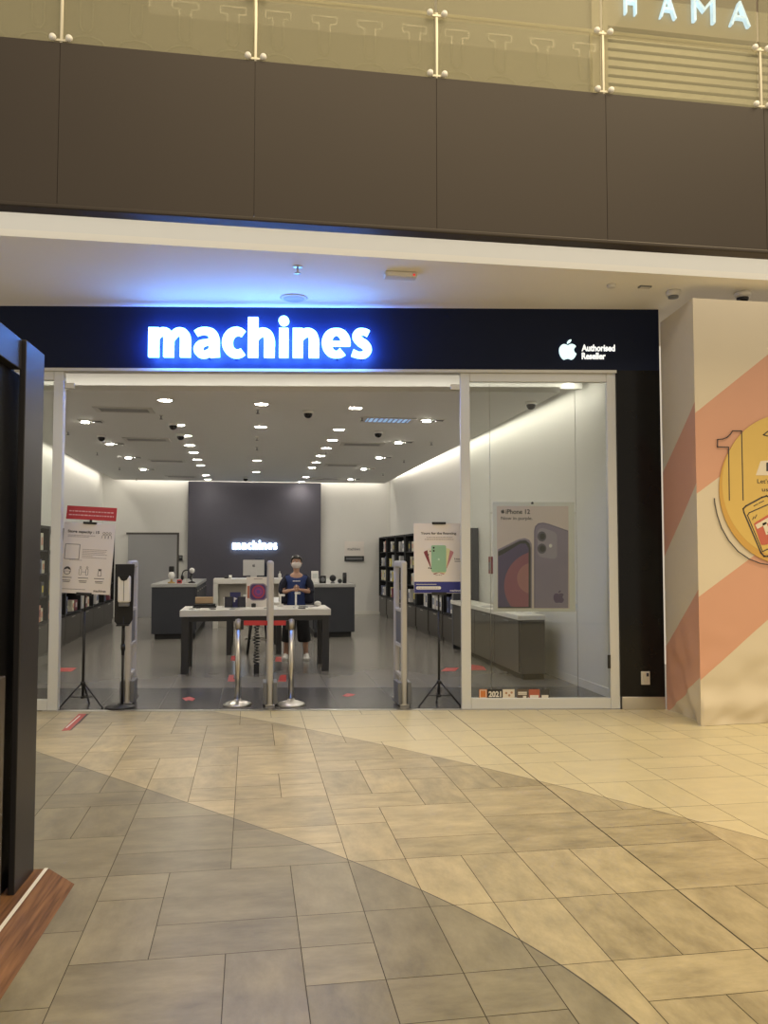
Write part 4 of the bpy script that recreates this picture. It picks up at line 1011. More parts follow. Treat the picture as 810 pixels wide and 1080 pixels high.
# ================================================================== ANTI-THEFT GATES
M_GATE = mat('gate_white', (.52, .50, .46), .4)
def gate(px, label, base=True):
    y0 = facY(onz(px, 742).x, .20 if px > 200 else .36)
    if px == 285: y0 = (onz(250.5, 744).y + onz(307, 744).y) / 2 + .02 - .10
    x = onY(px, 700, y0 + .05).x
    t = thing('security_gate', label, 'security gate', (x, y0, 0), 0, 'anti-theft gates')
    for y, in ((.05,), (.50,)):
        bm = new(); box(bm, -.032, .032, y - .03, y + .03, .0015, 1.53, bev=.02); obj('post', bm, M_GATE, t)
    bm = new(); box(bm, -.03, .03, .05, .50, 1.46, 1.535, bev=.02); obj('top_rail', bm, M_GATE, t)
    for z in (.98, .60, .28): bm = new(); box(bm, -.022, .022, .075, .475, z, z + .035, bev=.006); obj('cross_rail', bm, M_GATE, t)
    bm = new(); box(bm, -.014, .014, .13, .45, .64, .98, bev=.004); obj('sensor_panel', bm, M_GPLAS, t)
    for sx in (-1, 1):
        bm = new(); box(bm, *sorted((sx * .032, sx * .075)), .0, .26, .02, .25, bev=.006); obj('foot_cover', bm, M_GPLAS, t)
    bm = new(); box(bm, -.05, .05, .0, .54, .0015, .02, bev=.003); obj('base_plate', bm, M_STEEL, t)
gate(135, 'white anti-theft gate partly hidden behind the hand sanitiser stand')
gate(285, 'white anti-theft gate seen edge-on between the two belt posts')
gate(426, 'white anti-theft gate left of the financing poster stand')

# ================================================================== BELT BARRIER
stx = []
for px, l, lean in ((250.5, 'left stainless steel belt post at the entrance', 0), (307, 'right stainless steel belt post at the entrance', 0)):
    p = onz(px, 744.0); stx.append(p)
    t = thing('belt_post', l, 'barrier post', (p.x, p.y + .02, 0), 0, 'stainless belt posts')
    bm = new(); lathe(bm, [(.15, .0015), (.152, .012), (.14, .022), (.09, .040), (.045, .052), (.034, .07)], seg=36); obj('base', bm, M_STEEL, t)
    bm = new(); cyl(bm, (0, 0, .06), (0, 0, .80), .030, seg=24); obj('post', bm, M_STEEL, t)
    bm = new(); cyl(bm, (0, 0, .80), (0, 0, .90), .0315, seg=24); lathe(bm, [(.0315, .90), (.027, .91), (.005, .914)], seg=24); obj('head', bm, mat('post_head', (.42, .39, .35), .4, .8), t)
    bm = new(); box(bm, .030 if px < 280 else -.057, .057 if px < 280 else -.030, -.02, .02, .80, .895, bev=.004); obj('belt_slot', bm, M_BLACK, t)
a, b_ = stx; bm = new(); d = b_ - a; L_ = d.length
for k in range(12):
    pass
box(bm, .0585, L_ - .0585, -.002, .002, .845, .895)
o = obj('barrier_belt', bm, M_RED); o.location = (a.x, a.y + .02, 0); o.rotation_euler = (0, 0, math.atan2(d.y, d.x)); tag(o, 'red belt stretched between the two stainless steel posts', 'belt')

# ================================================================== WINDOW POSTER ON WIRES
OFF = .40
def P(px, py): return fac(px, py, OFF)
t = thing('window_poster', 'framed purple phone poster hanging on wires behind the right window', 'poster', FO + FN * OFF, FANG)
x0, z0 = P(520.5, 645); x1, z1 = P(605.5, 529.5)
bm = new(); box(bm, x0, x1, 0, .02, z0, z1, bev=.004); obj('frame', bm, mat('clear_white_frame', (.88, .88, .85), .3), t)
def q(px, py): return P(490 + px * .22222, 520 + py * .22222)
x0, z0 = q(156, 548); x1, z1 = q(492, 62)
bm = new(); box(bm, x0, x1, -.004, 0, z0, z1); obj('print', bm, mat('blush_print', (.82, .70, .67), .4), t)
bm = new(); prism(bm, [q(*p) for p in [(158, 268), (255, 220), (285, 214), (306, 222), (317, 240), (319, 262), (319, 546), (158, 546)]], -.006, -.004); obj('phone_edge', bm, mat('lilac_edge', (.30, .25, .34), .4), t)
bm = new(); prism(bm, [q(*p) for p in [(158, 278), (262, 226), (290, 224), (308, 240), (313, 262), (313, 546), (158, 546)]], -.007, -.005); obj('phone_bezel', bm, M_BLACK, t)
bm = new(); prism(bm, [q(*p) for p in [(158, 292), (262, 240), (290, 240), (303, 262), (303, 540), (158, 540)]], -.008, -.006); obj('phone_screen', bm, mat('screen_violet', (.085, .055, .17), .4), t)
def clipc(cx, cy, r):
    out = []
    for k in range(40):
        px, py = cx + r * math.cos(2 * PI * k / 40), cy + r * math.sin(2 * PI * k / 40)
        out.append(q(max(158, min(303, px)), max(262, min(540, py))))
    return out
def dedup(pts):
    o = []
    for p in pts:
        if not o or (abs(p[0] - o[-1][0]) + abs(p[1] - o[-1][1])) > 1e-5: o.append(p)
    if abs(o[0][0] - o[-1][0]) + abs(o[0][1] - o[-1][1]) < 1e-5: o.pop()
    return o
bm = new(); prism(bm, dedup(clipc(352, 440, 165)), -.0085, -.006, 0); prism(bm, dedup(clipc(322, 405, 74)), -.009, -.006, 1)
obj('wallpaper', bm, [mat('print_plum', (.36, .10, .15), .4), mat('print_coral', (.50, .20, .20), .4)], t)
bm = new(); prism(bm, [q(*p) for p in [(158, 300), (185, 288), (205, 262), (250, 243), (262, 240), (158, 292)]], -.0095, -.006); obj('notch', bm, M_BLACK, t)
bm = new(); prism(bm, [q(*p) for p in [(329, 546), (329, 180), (334, 158), (348, 144), (372, 140), (395, 145), (491, 178), (491, 546)]], -.006, -.004); obj('phone_rim', bm, mat('print_greyviolet', (.22, .18, .27), .4), t)
bm = new(); prism(bm, [q(*p) for p in [(335, 546), (335, 182), (340, 162), (352, 150), (372, 146), (395, 151), (491, 184), (491, 546)]], -.007, -.005); obj('phone_back', bm, mat('print_lilac', (.30, .25, .36), .35, var=.12, nscale=3), t)
bm = new(); prism(bm, [q(*p) for p in [(346, 290), (346, 182), (356, 168), (374, 166), (425, 184), (438, 200), (438, 300), (428, 312), (410, 312), (358, 302)]], -.009, -.006); obj('camera_plate', bm, mat('print_palelilac', (.40, .35, .45), .3), t)
for cy in (206, 264):
    bm = new(); prism(bm, [q(366 + 21 * math.cos(2 * PI * k / 24), cy + 24 * math.sin(2 * PI * k / 24)) for k in range(24)], -.012, -.008, 0); prism(bm, [q(368 + 13 * math.cos(2 * PI * k / 24), cy + 15 * math.sin(2 * PI * k / 24)) for k in range(24)], -.0135, -.011, 1)
    obj('camera_lens', bm, [mat('lens_ring', (.10, .09, .13), .3), M_BLACK], t)
bm = new(); prism(bm, [q(407 + 8 * math.cos(2 * PI * k / 16), 250 + 9 * math.sin(2 * PI * k / 16)) for k in range(16)], -.011, -.008); obj('flash', bm, mat('flash_print', (.85, .82, .8), .4), t)
bm = new(); a = q(446, 522); b_ = q(446, 462); apple_bm(bm, a[0], a[1], b_[1] - a[1], -.0085, -.006); obj('emblem', bm, mat('print_deepviolet', (.10, .05, .16), .3), t)
bm = new(); a = q(181, 97); b_ = q(181, 77); apple_bm(bm, a[0], a[1], b_[1] - a[1], -.006, -.003)
a, b_, c = q(195, 98), q(310, 98), q(195, 77); text_bm(bm, 'iPhone 12', a[0], b_[0], a[1] - .004, c[1], -.006, -.003, bold=.02)
a, b_, c = q(173, 132), q(322, 132), q(173, 112); text_bm(bm, 'Now in purple.', a[0], b_[0], a[1], c[1], -.006, -.003, bold=.01)
obj('lettering', bm, M_INK, t)
bm = new(); a = q(321, 48); prism(bm, [(a[0] + .014 * math.cos(2 * PI * k / 14), a[1] + .014 * math.sin(2 * PI * k / 14)) for k in range(14)], -.01, .0); obj('fixing', bm, M_BLACK, t)
for wi, (px, l) in enumerate(((517.5, 'left thin steel wire holding the window poster'), (608.5, 'right thin steel wire holding the window poster'))):
    s, _ = P(px, 600); bm = new(); cyl(bm, (s, .01, .0015), (s, .01, 4.24), .003, seg=6); obj('wire', bm, M_STEEL, t)
    for py in (541, 637):
        _, z = P(px, py); bm = new(); e = x0 - .02 if wi == 0 else x1 + .02
        box(bm, *sorted((s, P(521 if wi == 0 else 605, py)[0])), .004, .016, z - .006, z + .006); obj('wire_clip', bm, M_STEEL, t)

# stickers along the foot of the window
stk = [(505, 514, 'orange square sticker at the left end of the window sticker row', (.60, .20, .05), 'orange'), (514, 530, 'black 2021 sticker in the row at the foot of the window', (.02, .02, .02), '2021'), (530, 543, 'white picture sticker right of the 2021 sticker', (.72, .66, .56), 'pic'), (545, 557, 'dark brown sticker in the middle of the window sticker row', (.12, .09, .07), 'brown'), (557.5, 569.5, 'red and white sticker in the window sticker row', (.42, .12, .07), 'redwhite'), (570, 579.5, 'black and white sticker at the right end of the window sticker row', (.05, .05, .05), 'bw')]
for px0, px1, l, c, kd in stk:
    s0, z0 = fac(px0 + .3, 736.8, .028); s1, z1 = fac(px1 - .3, 727, .028)
    t = thing('window_sticker', l, 'sticker', FO + FN * .028 + FU * s0 + Vector((0, 0, z0)), FANG, 'stickers at the foot of the window')
    wd, hh = s1 - s0, z1 - z0
    bm = new(); box(bm, 0, wd, 0, .002, 0, hh); obj('film', bm, mat('sticker_' + kd, c, .5), t)
    bm = new()
    if kd == '2021': text_bm(bm, '2021', wd * .07, wd * .93, hh * .15, hh * .8, -.001, .0005, bold=.04)
    elif kd == 'orange': outline(bm, [(wd * .12, hh * .1), (wd * .88, hh * .1), (wd * .88, hh * .9), (wd * .12, hh * .9)], .006, -.001, .0005)
    elif kd == 'pic': [ball(bm, (wd * u, 0, hh * v), hh * .13, 1, .1, 1) for u, v in ((.3, .6), (.55, .35), (.75, .65))]
    elif kd == 'brown': [box(bm, wd * .1, wd * .9, -.001, .0005, hh * v, hh * v + .012) for v in (.6, .42)]; 
    else: box(bm, wd * .1, wd * .9, -.001, .0005, hh * .08, hh * .38)
    if kd == 'brown': box(bm, wd * .55, wd * .85, -.001, .0005, hh * .08, hh * .3)
    obj('print', bm, mat('sticker_print_' + ('pic' if kd == 'pic' else 'w'), (.40, .22, .12) if kd == 'pic' else (.75, .72, .66), .5), t)
# socket on the black pier
s0, z0 = fac(676, 722, -.02); s1, z1 = fac(685, 708, -.02)
t = thing('wall_socket', 'small steel socket plate low on the black pier right of the window', 'socket', FO + FN * -.02 + FU * s0 + Vector((0, 0, z0)), FANG)
bm = new(); box(bm, 0, s1 - s0, -.012, 0, 0, z1 - z0, bev=.003); obj('plate', bm, M_ALU, t)
bm = new(); box(bm, .03, .075, -.02, -.011, .02, .08, bev=.003); box(bm, .02, .045, -.022, -.011, .085, .12, bev=.003); obj('cover', bm, M_STEEL, t)
bm = new(); box(bm, .055, .08, -.016, -.011, .085, .12); obj('switch', bm, M_BLACK, t)

# ================================================================== FLOOR STICKERS
def floor_sticker(label, pts, m, extra=None, z=.002):
    t = thing('floor_sticker', label, 'floor sticker', (0, 0, z)); P_ = [onz(*p) for p in pts]
    c = sum(P_, Vector()) / len(P_); t.location = (c.x, c.y, z)
    bm = new(); prismz(bm, [(p.x - c.x, p.y - c.y) for p in P_], 0, .0012); obj('film', bm, m, t)
    if extra:
        for pp, m2 in extra:
            Q = [onz(*p) for p in pp]; bm = new(); prismz(bm, [(p.x - c.x, p.y - c.y) for p in Q], .0013, .002); obj('print', bm, m2, t)
    return t
floor_sticker('red strip sticker on the stone floor in front of the capacity notice', [(65, 771), (75.5, 770), (94, 753), (83, 753)], M_REDSTK, [([(73, 771), (75.5, 770), (94, 753), (91.5, 753)], M_BLACK), ([(69, 768), (70.5, 768), (85, 755), (83.5, 755)], M_WPLAS)], z=.0005)
floor_sticker('red arrow sticker on the dark floor left of the belt posts', [(192, 736.5), (200, 735), (206, 737), (203, 739.5), (199, 738.5), (196, 739.5)], M_REDSTK)
floor_sticker('red arrow sticker on the dark floor right of the belt posts', [(361, 734), (366, 731.5), (375, 732.5), (372, 734), (366, 735)], M_REDSTK)
floor_sticker('red sticker on the store floor behind the capacity notice', [(57, 708.5), (63, 704.5), (81, 704.5), (75, 708.5)], M_REDSTK)
floor_sticker('red sticker on the store floor behind the financing poster', [(465, 708), (470, 704.5), (484, 704.5), (480, 708)], M_REDSTK)
floor_sticker('red sticker on the store floor seen through the right window', [(497, 707), (497, 701), (510, 703), (513, 707)], M_REDSTK)
floor_sticker('red corner mark on the floor left of the coiled cable, in front of the table', [(240, 719), (241.5, 712), (247, 712), (246, 716.5), (252, 717), (252, 719)], M_REDSTK)
floor_sticker('red corner mark on the floor in front of the table behind the edge-on gate', [(293, 719), (294, 716.5), (296, 712), (302, 712), (302, 719)], M_REDSTK)
floor_sticker('red standing mark on the floor under the front table, left', [(243, 697), (244, 692), (250, 692), (249.5, 697)], M_REDSTK)
floor_sticker('red standing mark on the floor by the left shoe of the person', [(290, 698), (291, 693), (297, 693), (297, 698)], M_REDSTK)

# ================================================================== HOARDING
HX0 = 4.17; HY = 7.22; HZ = 4.06
def stripe_mat(name, axis, lines):
    m = bpy.data.materials.new(name); m.use_nodes = True; nt = m.node_tree; b = nt.nodes['Principled BSDF']; n = NX(nt)
    geo = nt.nodes.new('ShaderNodeTexCoord'); sep = nt.nodes.new('ShaderNodeSeparateXYZ'); nt.links.new(geo.outputs['Object'], sep.inputs[0])
    u = sep.outputs[axis]; z = sep.outputs[2]; msk = None
    for (a1, b1), (a2, b2) in lines:                     # between z = a*u + b (upper) and (lower)
        up = n.m('LESS_THAN', z, n.m('ADD', n.m('MULTIPLY', u, a1), b1)); lo = n.m('GREATER_THAN', z, n.m('ADD', n.m('MULTIPLY', u, a2), b2))
        s_ = n.m('MULTIPLY', up, lo); msk = s_ if msk is None else n.m('MAXIMUM', msk, s_)
    nz = nt.nodes.new('ShaderNodeTexNoise'); nz.inputs['Scale'].default_value = 1.8; nz.inputs['Detail'].default_value = 5
    nt.links.new(geo.outputs['Object'], nz.inputs['Vector'])
    base = n.mix(msk, (.70, .62, .48), (.66, .36, .25))
    hs = nt.nodes.new('ShaderNodeHueSaturation'); nt.links.new(base, hs.inputs['Color']); nt.links.new(n.m('ADD', .95, n.m('MULTIPLY', nz.outputs['Fac'], .1)), hs.inputs['Value'])
    nt.links.new(hs.outputs[0], b.inputs['Base Color']); b.inputs['Roughness'].default_value = .55
    return m
def line_of(p, q_, ax): return ((q_.z - p.z) / (q_[ax] - p[ax]),) + ((p.z - (q_.z - p.z) / (q_[ax] - p[ax]) * p[ax]),)
def fl(a, b): return line_of(onY(*a, HY), onY(*b, HY), 0)
def sl(a, b): return line_of(onX(*a, 4.22), onX(*b, 4.22), 1)
fr_lines = [(fl((729, 439), (810, 374)), fl((732, 523), (759, 503))), (fl((734, 632), (789, 591)), fl((739, 718), (810, 654)))]
sd_lines = [(sl((729, 439), (701, 487)), sl((732, 523), (705, 571))), (sl((734, 632), (706, 670)), sl((739, 718), (707, 745)))]
t = thing('hoarding', 'tall fabric hoarding with pink diagonal stripes right of the shop', 'hoarding', (0, 0, 0))
from mathutils import noise as mnoise
def crease(u, z):
    a = mnoise.noise((u * 1.3, z * 1.1, 3.1)) * .003 * min(1, abs(z - 2.4) + .1) + .003
    low = max(0, 1 - z / 1.0)
    a += low * .05 * mnoise.noise((u * 3 + z * 2.2, z * 5 - u * 2, 7.7))
    a += low * .045 * abs(mnoise.noise((u * 2.2 - z * 3, z * 2, 1.2)))
    return a
bm = new(); NXg, NZg = 90, 80; g = []
for i in range(NXg + 1):
    u = (i / NXg) ** 1.3 * 5.0; col_ = []
    for j in range(NZg + 1):
        z = .003 + (j / NZg) ** 1.25 * (HZ - .003); col_.append(bm.verts.new((HX0 + u, HY + (crease(u, z) if i else 0) + .004, z)))
    g.append(col_)
for i in range(NXg):
    for j in range(NZg):
        f = bm.faces.new((g[i][j], g[i + 1][j], g[i + 1][j + 1], g[i][j + 1])); f.smooth = True
fs = obj('front_sheet', bm, stripe_mat('striped_fabric_front', 0, fr_lines), t)
bm = new(); g = []
ye = facY(4.27, -.03)
for i in range(25):
    tt = i / 24; col_ = []
    for j in range(61):
        z = .003 + j / 60 * (HZ - .003); c = crease(tt + 9, z) * 1.6 * math.sin(PI * tt); col_.append(bm.verts.new((HX0 + .10 * tt + c, HY + .004 + (ye - HY) * tt, z)))
    g.append(col_)
for i in range(24):
    for j in range(60):
        f = bm.faces.new((g[i][j], g[i + 1][j], g[i + 1][j + 1], g[i][j + 1])); f.smooth = True
obj('side_sheet', bm, stripe_mat('striped_fabric_side', 1, sd_lines), t)
bm = new(); box(bm, HX0 + .13, 9.1, HY + .10, HY + .16, .003, HZ - .02); obj('backing_board', bm, mat('plywood', (.45, .33, .2), .7), t)
DYf = HY - .004
dc = onY(829, 516, DYf); dr_ = (onY(829, 516, DYf) - onY(757.5, 514, DYf)).length
t2 = t
def circ(cx, cz, r, n=64): return [(cx + r * math.cos(2 * PI * k / n), cz + r * math.sin(2 * PI * k / n)) for k in range(n)]
bm = new(); prism(bm, circ(dc.x + .01, dc.z - .02, dr_ * 1.0), DYf, HY); obj('amber_disc', bm, mat('print_amber', (.62, .37, .09), .55), t)
bm = new(); prism(bm, circ(dc.x + .03, dc.z + .03, dr_ * .985), DYf - .001, HY); obj('yellow_disc', bm, mat('print_yellow', (.70, .49, .14), .55), t)
def zz(px, py): p = onY(740 + px / 6.0, 430 + py / 6.0, DYf); return (p.x, p.z)
def inked(pts, wd, closed=False, n=1):
    bm = INK; Q = [zz(*p) for p in pts]
    if closed: Q = Q + [Q[0]]
    for a, b in zip(Q, Q[1:]):
        l = math.hypot(b[0] - a[0], b[1] - a[1]) or 1; e = wd * .4 / l
        ribbon(bm, [(a[0] - (b[0] - a[0]) * e, a[1] - (b[1] - a[1]) * e, wd), (b[0] + (b[0] - a[0]) * e, b[1] + (b[1] - a[1]) * e, wd)], DYf - .003, DYf - .0005, n=1)
INK = new()
inked([(175, 585), (170, 250), (100, 248), (100, 202), (135, 198), (160, 188), (178, 172), (195, 147), (252, 147), (262, 585)], .010)
inked([(80, 575)] + [(84, 612), (98, 680), (125, 760), (170, 840), (230, 910), (300, 958), (370, 985), (430, 995)], .010)
inked([(425, 145), (390, 172), (425, 182)], .010)
inked([(375, 918), (268, 665), (262, 640), (280, 622), (380, 568), (410, 558), (432, 568), (445, 590), (552, 842), (555, 868), (535, 886), (420, 940), (395, 940)], .014, True)
inked([(385, 910), (290, 682), (300, 665), (425, 610), (438, 615), (528, 830), (522, 846)], .009, True)
inked([(330, 622), (355, 608)], .007); inked([(362, 604), (392, 590)], .007); inked([(322, 708), (330, 690)], .007); inked([(336, 700), (348, 678)], .007)
obj('line_drawing', INK, M_INK, t)
bm = new(); prism(bm, [zz(*p) for p in [(330, 735), (345, 722), (440, 665), (470, 850), (400, 868), (375, 868)]], DYf - .0025, DYf - .0005); obj('red_tile', bm, mat('print_redorange', (.55, .14, .09), .5), t)
bm = new()
for a, b in (((345, 755), (440, 700)), ((395, 728), (420, 800)), ((420, 800), (440, 790))): ribbon(bm, [zz(*a) + (.045,), zz(*b) + (.045,)], DYf - .004, DYf - .0005, n=1)
obj('white_print', bm, mat('print_cream', (.78, .70, .56), .5), t)
bm = new(); prism(bm, [zz(*p) for p in [(342, 428), (372, 338), (440, 332), (440, 428)]], DYf - .003, DYf - .0005)
obj('white_print', bm, mat('print_cream', (.78, .70, .56), .5), t)
bm = new(); prism(bm, [zz(*p) for p in [(408, 402), (408, 348), (440, 346), (440, 402)]], DYf - .004, DYf - .0005)
a, b_, c = zz(352, 478), zz(430, 478), zz(352, 450); text_bm(bm, "Let's", a[0], a[0] + .125, a[1], c[1], DYf - .003, DYf - .0005)
a, c = zz(382, 530), zz(382, 513); text_bm(bm, 'us', a[0], a[0] + .065, a[1], c[1], DYf - .003, DYf - .0005)
obj('lettering', bm, M_INK, t)

# ================================================================== KIOSK AT THE LEFT EDGE
t = thing('kiosk', 'tall dark kiosk with a low wooden ramp at the left edge of the photo', 'kiosk', (0, 0, 0))
M_WOOD = bpy.data.materials.new('walnut_plank'); M_WOOD.use_nodes = True
nt = M_WOOD.node_tree; n = NX(nt); b = nt.nodes['Principled BSDF']
tc = nt.nodes.new('ShaderNodeTexCoord'); mp = nt.nodes.new('ShaderNodeMapping'); mp.inputs['Scale'].default_value = (24, 1.1, 24); nt.links.new(tc.outputs['Object'], mp.inputs[0])
nz = nt.nodes.new('ShaderNodeTexNoise'); nz.inputs['Scale'].default_value = 2.2; nz.inputs['Detail'].default_value = 6; nz.inputs['Distortion'].default_value = .35; nt.links.new(mp.outputs[0], nz.inputs[0])
cr = nt.nodes.new('ShaderNodeValToRGB'); cr.color_ramp.elements[0].color = (.085, .038, .016, 1); cr.color_ramp.elements[1].color = (.25, .125, .055, 1); cr.color_ramp.elements[0].position = .3; cr.color_ramp.elements[1].position = .7
nt.links.new(nz.outputs['Fac'], cr.inputs[0]); nt.links.new(cr.outputs[0], b.inputs['Base Color']); b.inputs['Roughness'].default_value = .6; b.inputs['Specular IOR Level'].default_value = .25
M_KIOSK = mat('kiosk_dark_panel', (.006, .006, .007), .4, spec=.12, var=.15)
M_KEDGE = mat('kiosk_edge', (.024, .023, .026), .38, spec=.3, var=.08)
KB = .08
kc = Vector((-.95, 4.29, 0)); kr = R(-2.4); t.rotation_euler = (0, 0, kr); t.location = kc - Matrix.Rotation(kr, 3, 'Z') @ kc
bm = new(); prism(bm, [(-.951, 0.001), (-.83, 0.001), (-.951, KB)], 1.8, 4.29); obj('ramp', bm, M_WOOD, t)
bm = new(); box(bm, -2.6, -.953, 1.8, 4.29, .001, KB); obj('deck', bm, M_WOOD, t)
bm = new(); box(bm, -.972, -.955, 1.8, 4.29, KB, KB + .004, bev=.001); obj('nosing_strip', bm, mat('white_nosing', (.78, .76, .72), .4), t)
for ya, yb in ((3.98, 4.27), (1.85, 2.10)):
    bm = new(); box(bm, -1.045, -1.016, ya, yb, KB, 2.592, bev=.004); obj('post', bm, M_KEDGE, t)
bm = new(); box(bm, -1.12, -1.035, 2.10, 3.98, 2.45, 2.592, bev=.004); obj('beam', bm, M_KEDGE, t)
bm = new(); box(bm, -1.14, -1.075, 2.12, 4.2, KB, 2.45, bev=.003); obj('side_panel', bm, M_KIOSK, t)
bm = new(); box(bm, -1.074, -1.035, 2.12, 3.86, KB, 1.07, bev=.004); obj('lower_panel', bm, mat('kiosk_brown_panel', (.060, .048, .036), .35), t)
bm = new(); box(bm, -2.6, -1.15, 4.10, 4.24, KB, 2.58, bev=.003); obj('end_panel', bm, M_KIOSK, t)

# ================================================================== PERSON BEHIND THE TABLE
def skin(name, joints, edges, mats, parent, sub=2, root=0):
    me = bpy.data.meshes.new(name); me.from_pydata([j[:3] for j in joints], edges, []); me.update()
    o = bpy.data.objects.new(name, me); COL.objects.link(o)
    o.modifiers.new('s', 'SKIN'); 
    for i, j in enumerate(joints):
        sv = me.skin_vertices[0].data[i]; r = j[3]; sv.radius = r if isinstance(r, tuple) else (r, r); sv.use_root = (i == root)
    sm = o.modifiers.new('u', 'SUBSURF'); sm.levels = sub; sm.render_levels = sub
    dg = bpy.context.evaluated_depsgraph_get(); nm = bpy.data.meshes.new_from_object(o.evaluated_get(dg))
    bpy.data.objects.remove(o); bpy.data.meshes.remove(me)
    nm.name = name
    for p in nm.polygons: p.use_smooth = True
    nm.materials.clear()
    for m in (mats if isinstance(mats, list) else [mats]): nm.materials.append(m)
    o = bpy.data.objects.new(name, nm); COL.objects.link(o); o.parent = parent
    return o
M_SKIN = mat('skin', (.46, .27, .19), .5, var=.05)
M_SHIRT = mat('blue_cotton', (.022, .045, .17), .8, var=.08)
M_JACK = mat('navy_knit', (.012, .014, .030), .85, var=.1)
M_TROU = mat('black_cotton', (.010, .010, .012), .85, var=.1)
M_HAIR = mat('black_hair', (.010, .008, .007), .45, var=.2)
pf = onz(312.5, 696.5)
per = thing('person', 'person in blue shirt, dark cardigan and white mask standing behind the front table', 'person', (pf.x, pf.y + .10, 0), R(-3))
J = []; E_ = []
def jn(x, y, z, r, prev=None):
    J.append((x, y, z, r)); i = len(J) - 1
    if prev is not None: E_.append((prev, i))
    return i
pel = jn(0, 0, .88, (.12, .085))
sp1 = jn(0, 0, 1.02, (.105, .08), pel); ch = jn(0, .005, 1.16, (.14, .10), sp1); sh_ = jn(0, .005, 1.26, (.10, .075), ch)
nk = jn(0, -.005, 1.325, .047, sh_); n2 = jn(0, -.018, 1.365, .046, nk); h1 = jn(0, -.035, 1.415, (.060, .070), n2); h2 = jn(0, -.035, 1.475, (.075, .090), h1); h3 = jn(0, -.018, 1.535, (.062, .075), h2); h4 = jn(0, -.01, 1.562, (.035, .04), h3)
for s in (-1, 1):
    ea = jn(s * .075, -.020, 1.465, .012, h2); jn(s * .084, -.012, 1.472, .013, ea)
    a = jn(s * .145, .008, 1.242, .050, sh_); b1 = jn(s * .185, .01, 1.20, .046, a); el = jn(s * .205, -.035, 1.035, .037, b1)
    fo = jn(s * .15, -.13, 1.045, .034, el); wr = jn(s * .062, -.225, 1.070, .022, fo); pa = jn(s * .030, -.255, 1.078, (.020, .034), wr)
    kn = jn(s * .004, -.275, 1.082, (.014, .034), pa)
    hp = jn(s * .085, 0, .80, .07, pel); kn_ = jn(s * .125, -.012, .46, .056, hp); cf = jn(s * .14, .012, .33, .052, kn_); ank = jn(s * .150, .012, .085, .034, cf); ft = jn(s * .156, -.06, .045, .034, ank); jn(s * .162, -.125, .035, .028, ft)
skin('body', J, E_, M_SKIN, per)
# fingers: each its own short chain rooted in the palm, closed round a small phone
for s in (-1, 1):
    for k, (ln, dz) in enumerate(((.062, .030), (.070, .010), (.066, -.010), (.052, -.028))):
        x0, y0, z0 = s * .012, -.270, 1.080 + dz
        ff = [(x0 + s * .01, y0 + .006, z0, .0085), (x0 - s * ln * .35, y0 - .016, z0 + .002, .0085), (x0 - s * ln * .62, y0 - .012 + (.004 if s > 0 else -.006), z0 + .006, .0078), (x0 - s * ln * .85, y0 + .004, z0 + .010, .0065)]
        skin('finger', ff, [(0, 1), (1, 2), (2, 3)], M_SKIN, per, 1)
    th = [(s * .032, -.262, 1.10, .0105), (s * .022, -.285, 1.128, .010), (s * .008, -.296, 1.146, .0085)]
    skin('thumb', th, [(0, 1), (1, 2)], M_SKIN, per, 1)
# face
for s in (-1, 1):
    bm = new(); ball(bm, (s * .029, -.121, 1.492), .0105, 1, .6, .8, 0); ball(bm, (s * .029, -.1265, 1.490), .0055, 1, .5, 1, 1); obj('eye', bm, [M_WPLAS, M_HAIR], per)
    bm = new(); ribbon(bm, [(s * .014, 1.510, .005), (s * .030, 1.516, .007), (s * .048, 1.510, .004)], -.128, -.112); obj('eyebrow', bm, M_HAIR, per)
bm = new(); ball(bm, (0, -.126, 1.470), .012, .8, 1, 1.6); obj('nose', bm, M_SKIN, per)
# mask: curved shell over nose, mouth and chin
bm = new(); rows = []
for j, (z, w0, dpt) in enumerate(((1.482, .058, .136), (1.470, .068, .140), (1.448, .071, .138), (1.424, .066, .130), (1.402, .052, .112), (1.393, .040, .098))):
    row = []
    for i in range(13):
        a = R(-82 + i * 164 / 12); row.append(bm.verts.new((w0 * 1.05 * math.sin(a), -.030 - (dpt - .030) * math.cos(a) ** .7 if math.cos(a) > 0 else -.03, z)))
    rows.append(row)
for r0, r1 in zip(rows, rows[1:]):
    for i in range(12):
        f = bm.faces.new((r0[i], r0[i + 1], r1[i + 1], r1[i])); f.smooth = True
o = obj('face_mask', bm, mat('mask_fabric', (.78, .74, .72), .8), per); md = o.modifiers.new('t', 'SOLIDIFY'); md.thickness = .003
for s in (-1, 1):
    bm = new(); tube(bm, [(s * .068, -.045, 1.475), (s * .084, -.01, 1.490), (s * .087, .0, 1.47), (s * .080, -.012, 1.44), (s * .062, -.045, 1.415)], .0018, 6); obj('mask_loop', bm, M_WPLAS, o)
# hair: cap with a bun
bm = new(); ball(bm, (0, .0, 1.505), .098, .93, 1.10, .93, u=20, v=14)
for v in bm.verts:
    if v.co.y < -.05 and v.co.z < 1.535: v.co.y = -.05 + (v.co.y + .05) * .15; 
    if v.co.z < 1.45: v.co.x *= .8; v.co.y = max(v.co.y, -.01)
ball(bm, (0, .105, 1.545), .042)
obj('hair', bm, M_HAIR, per)
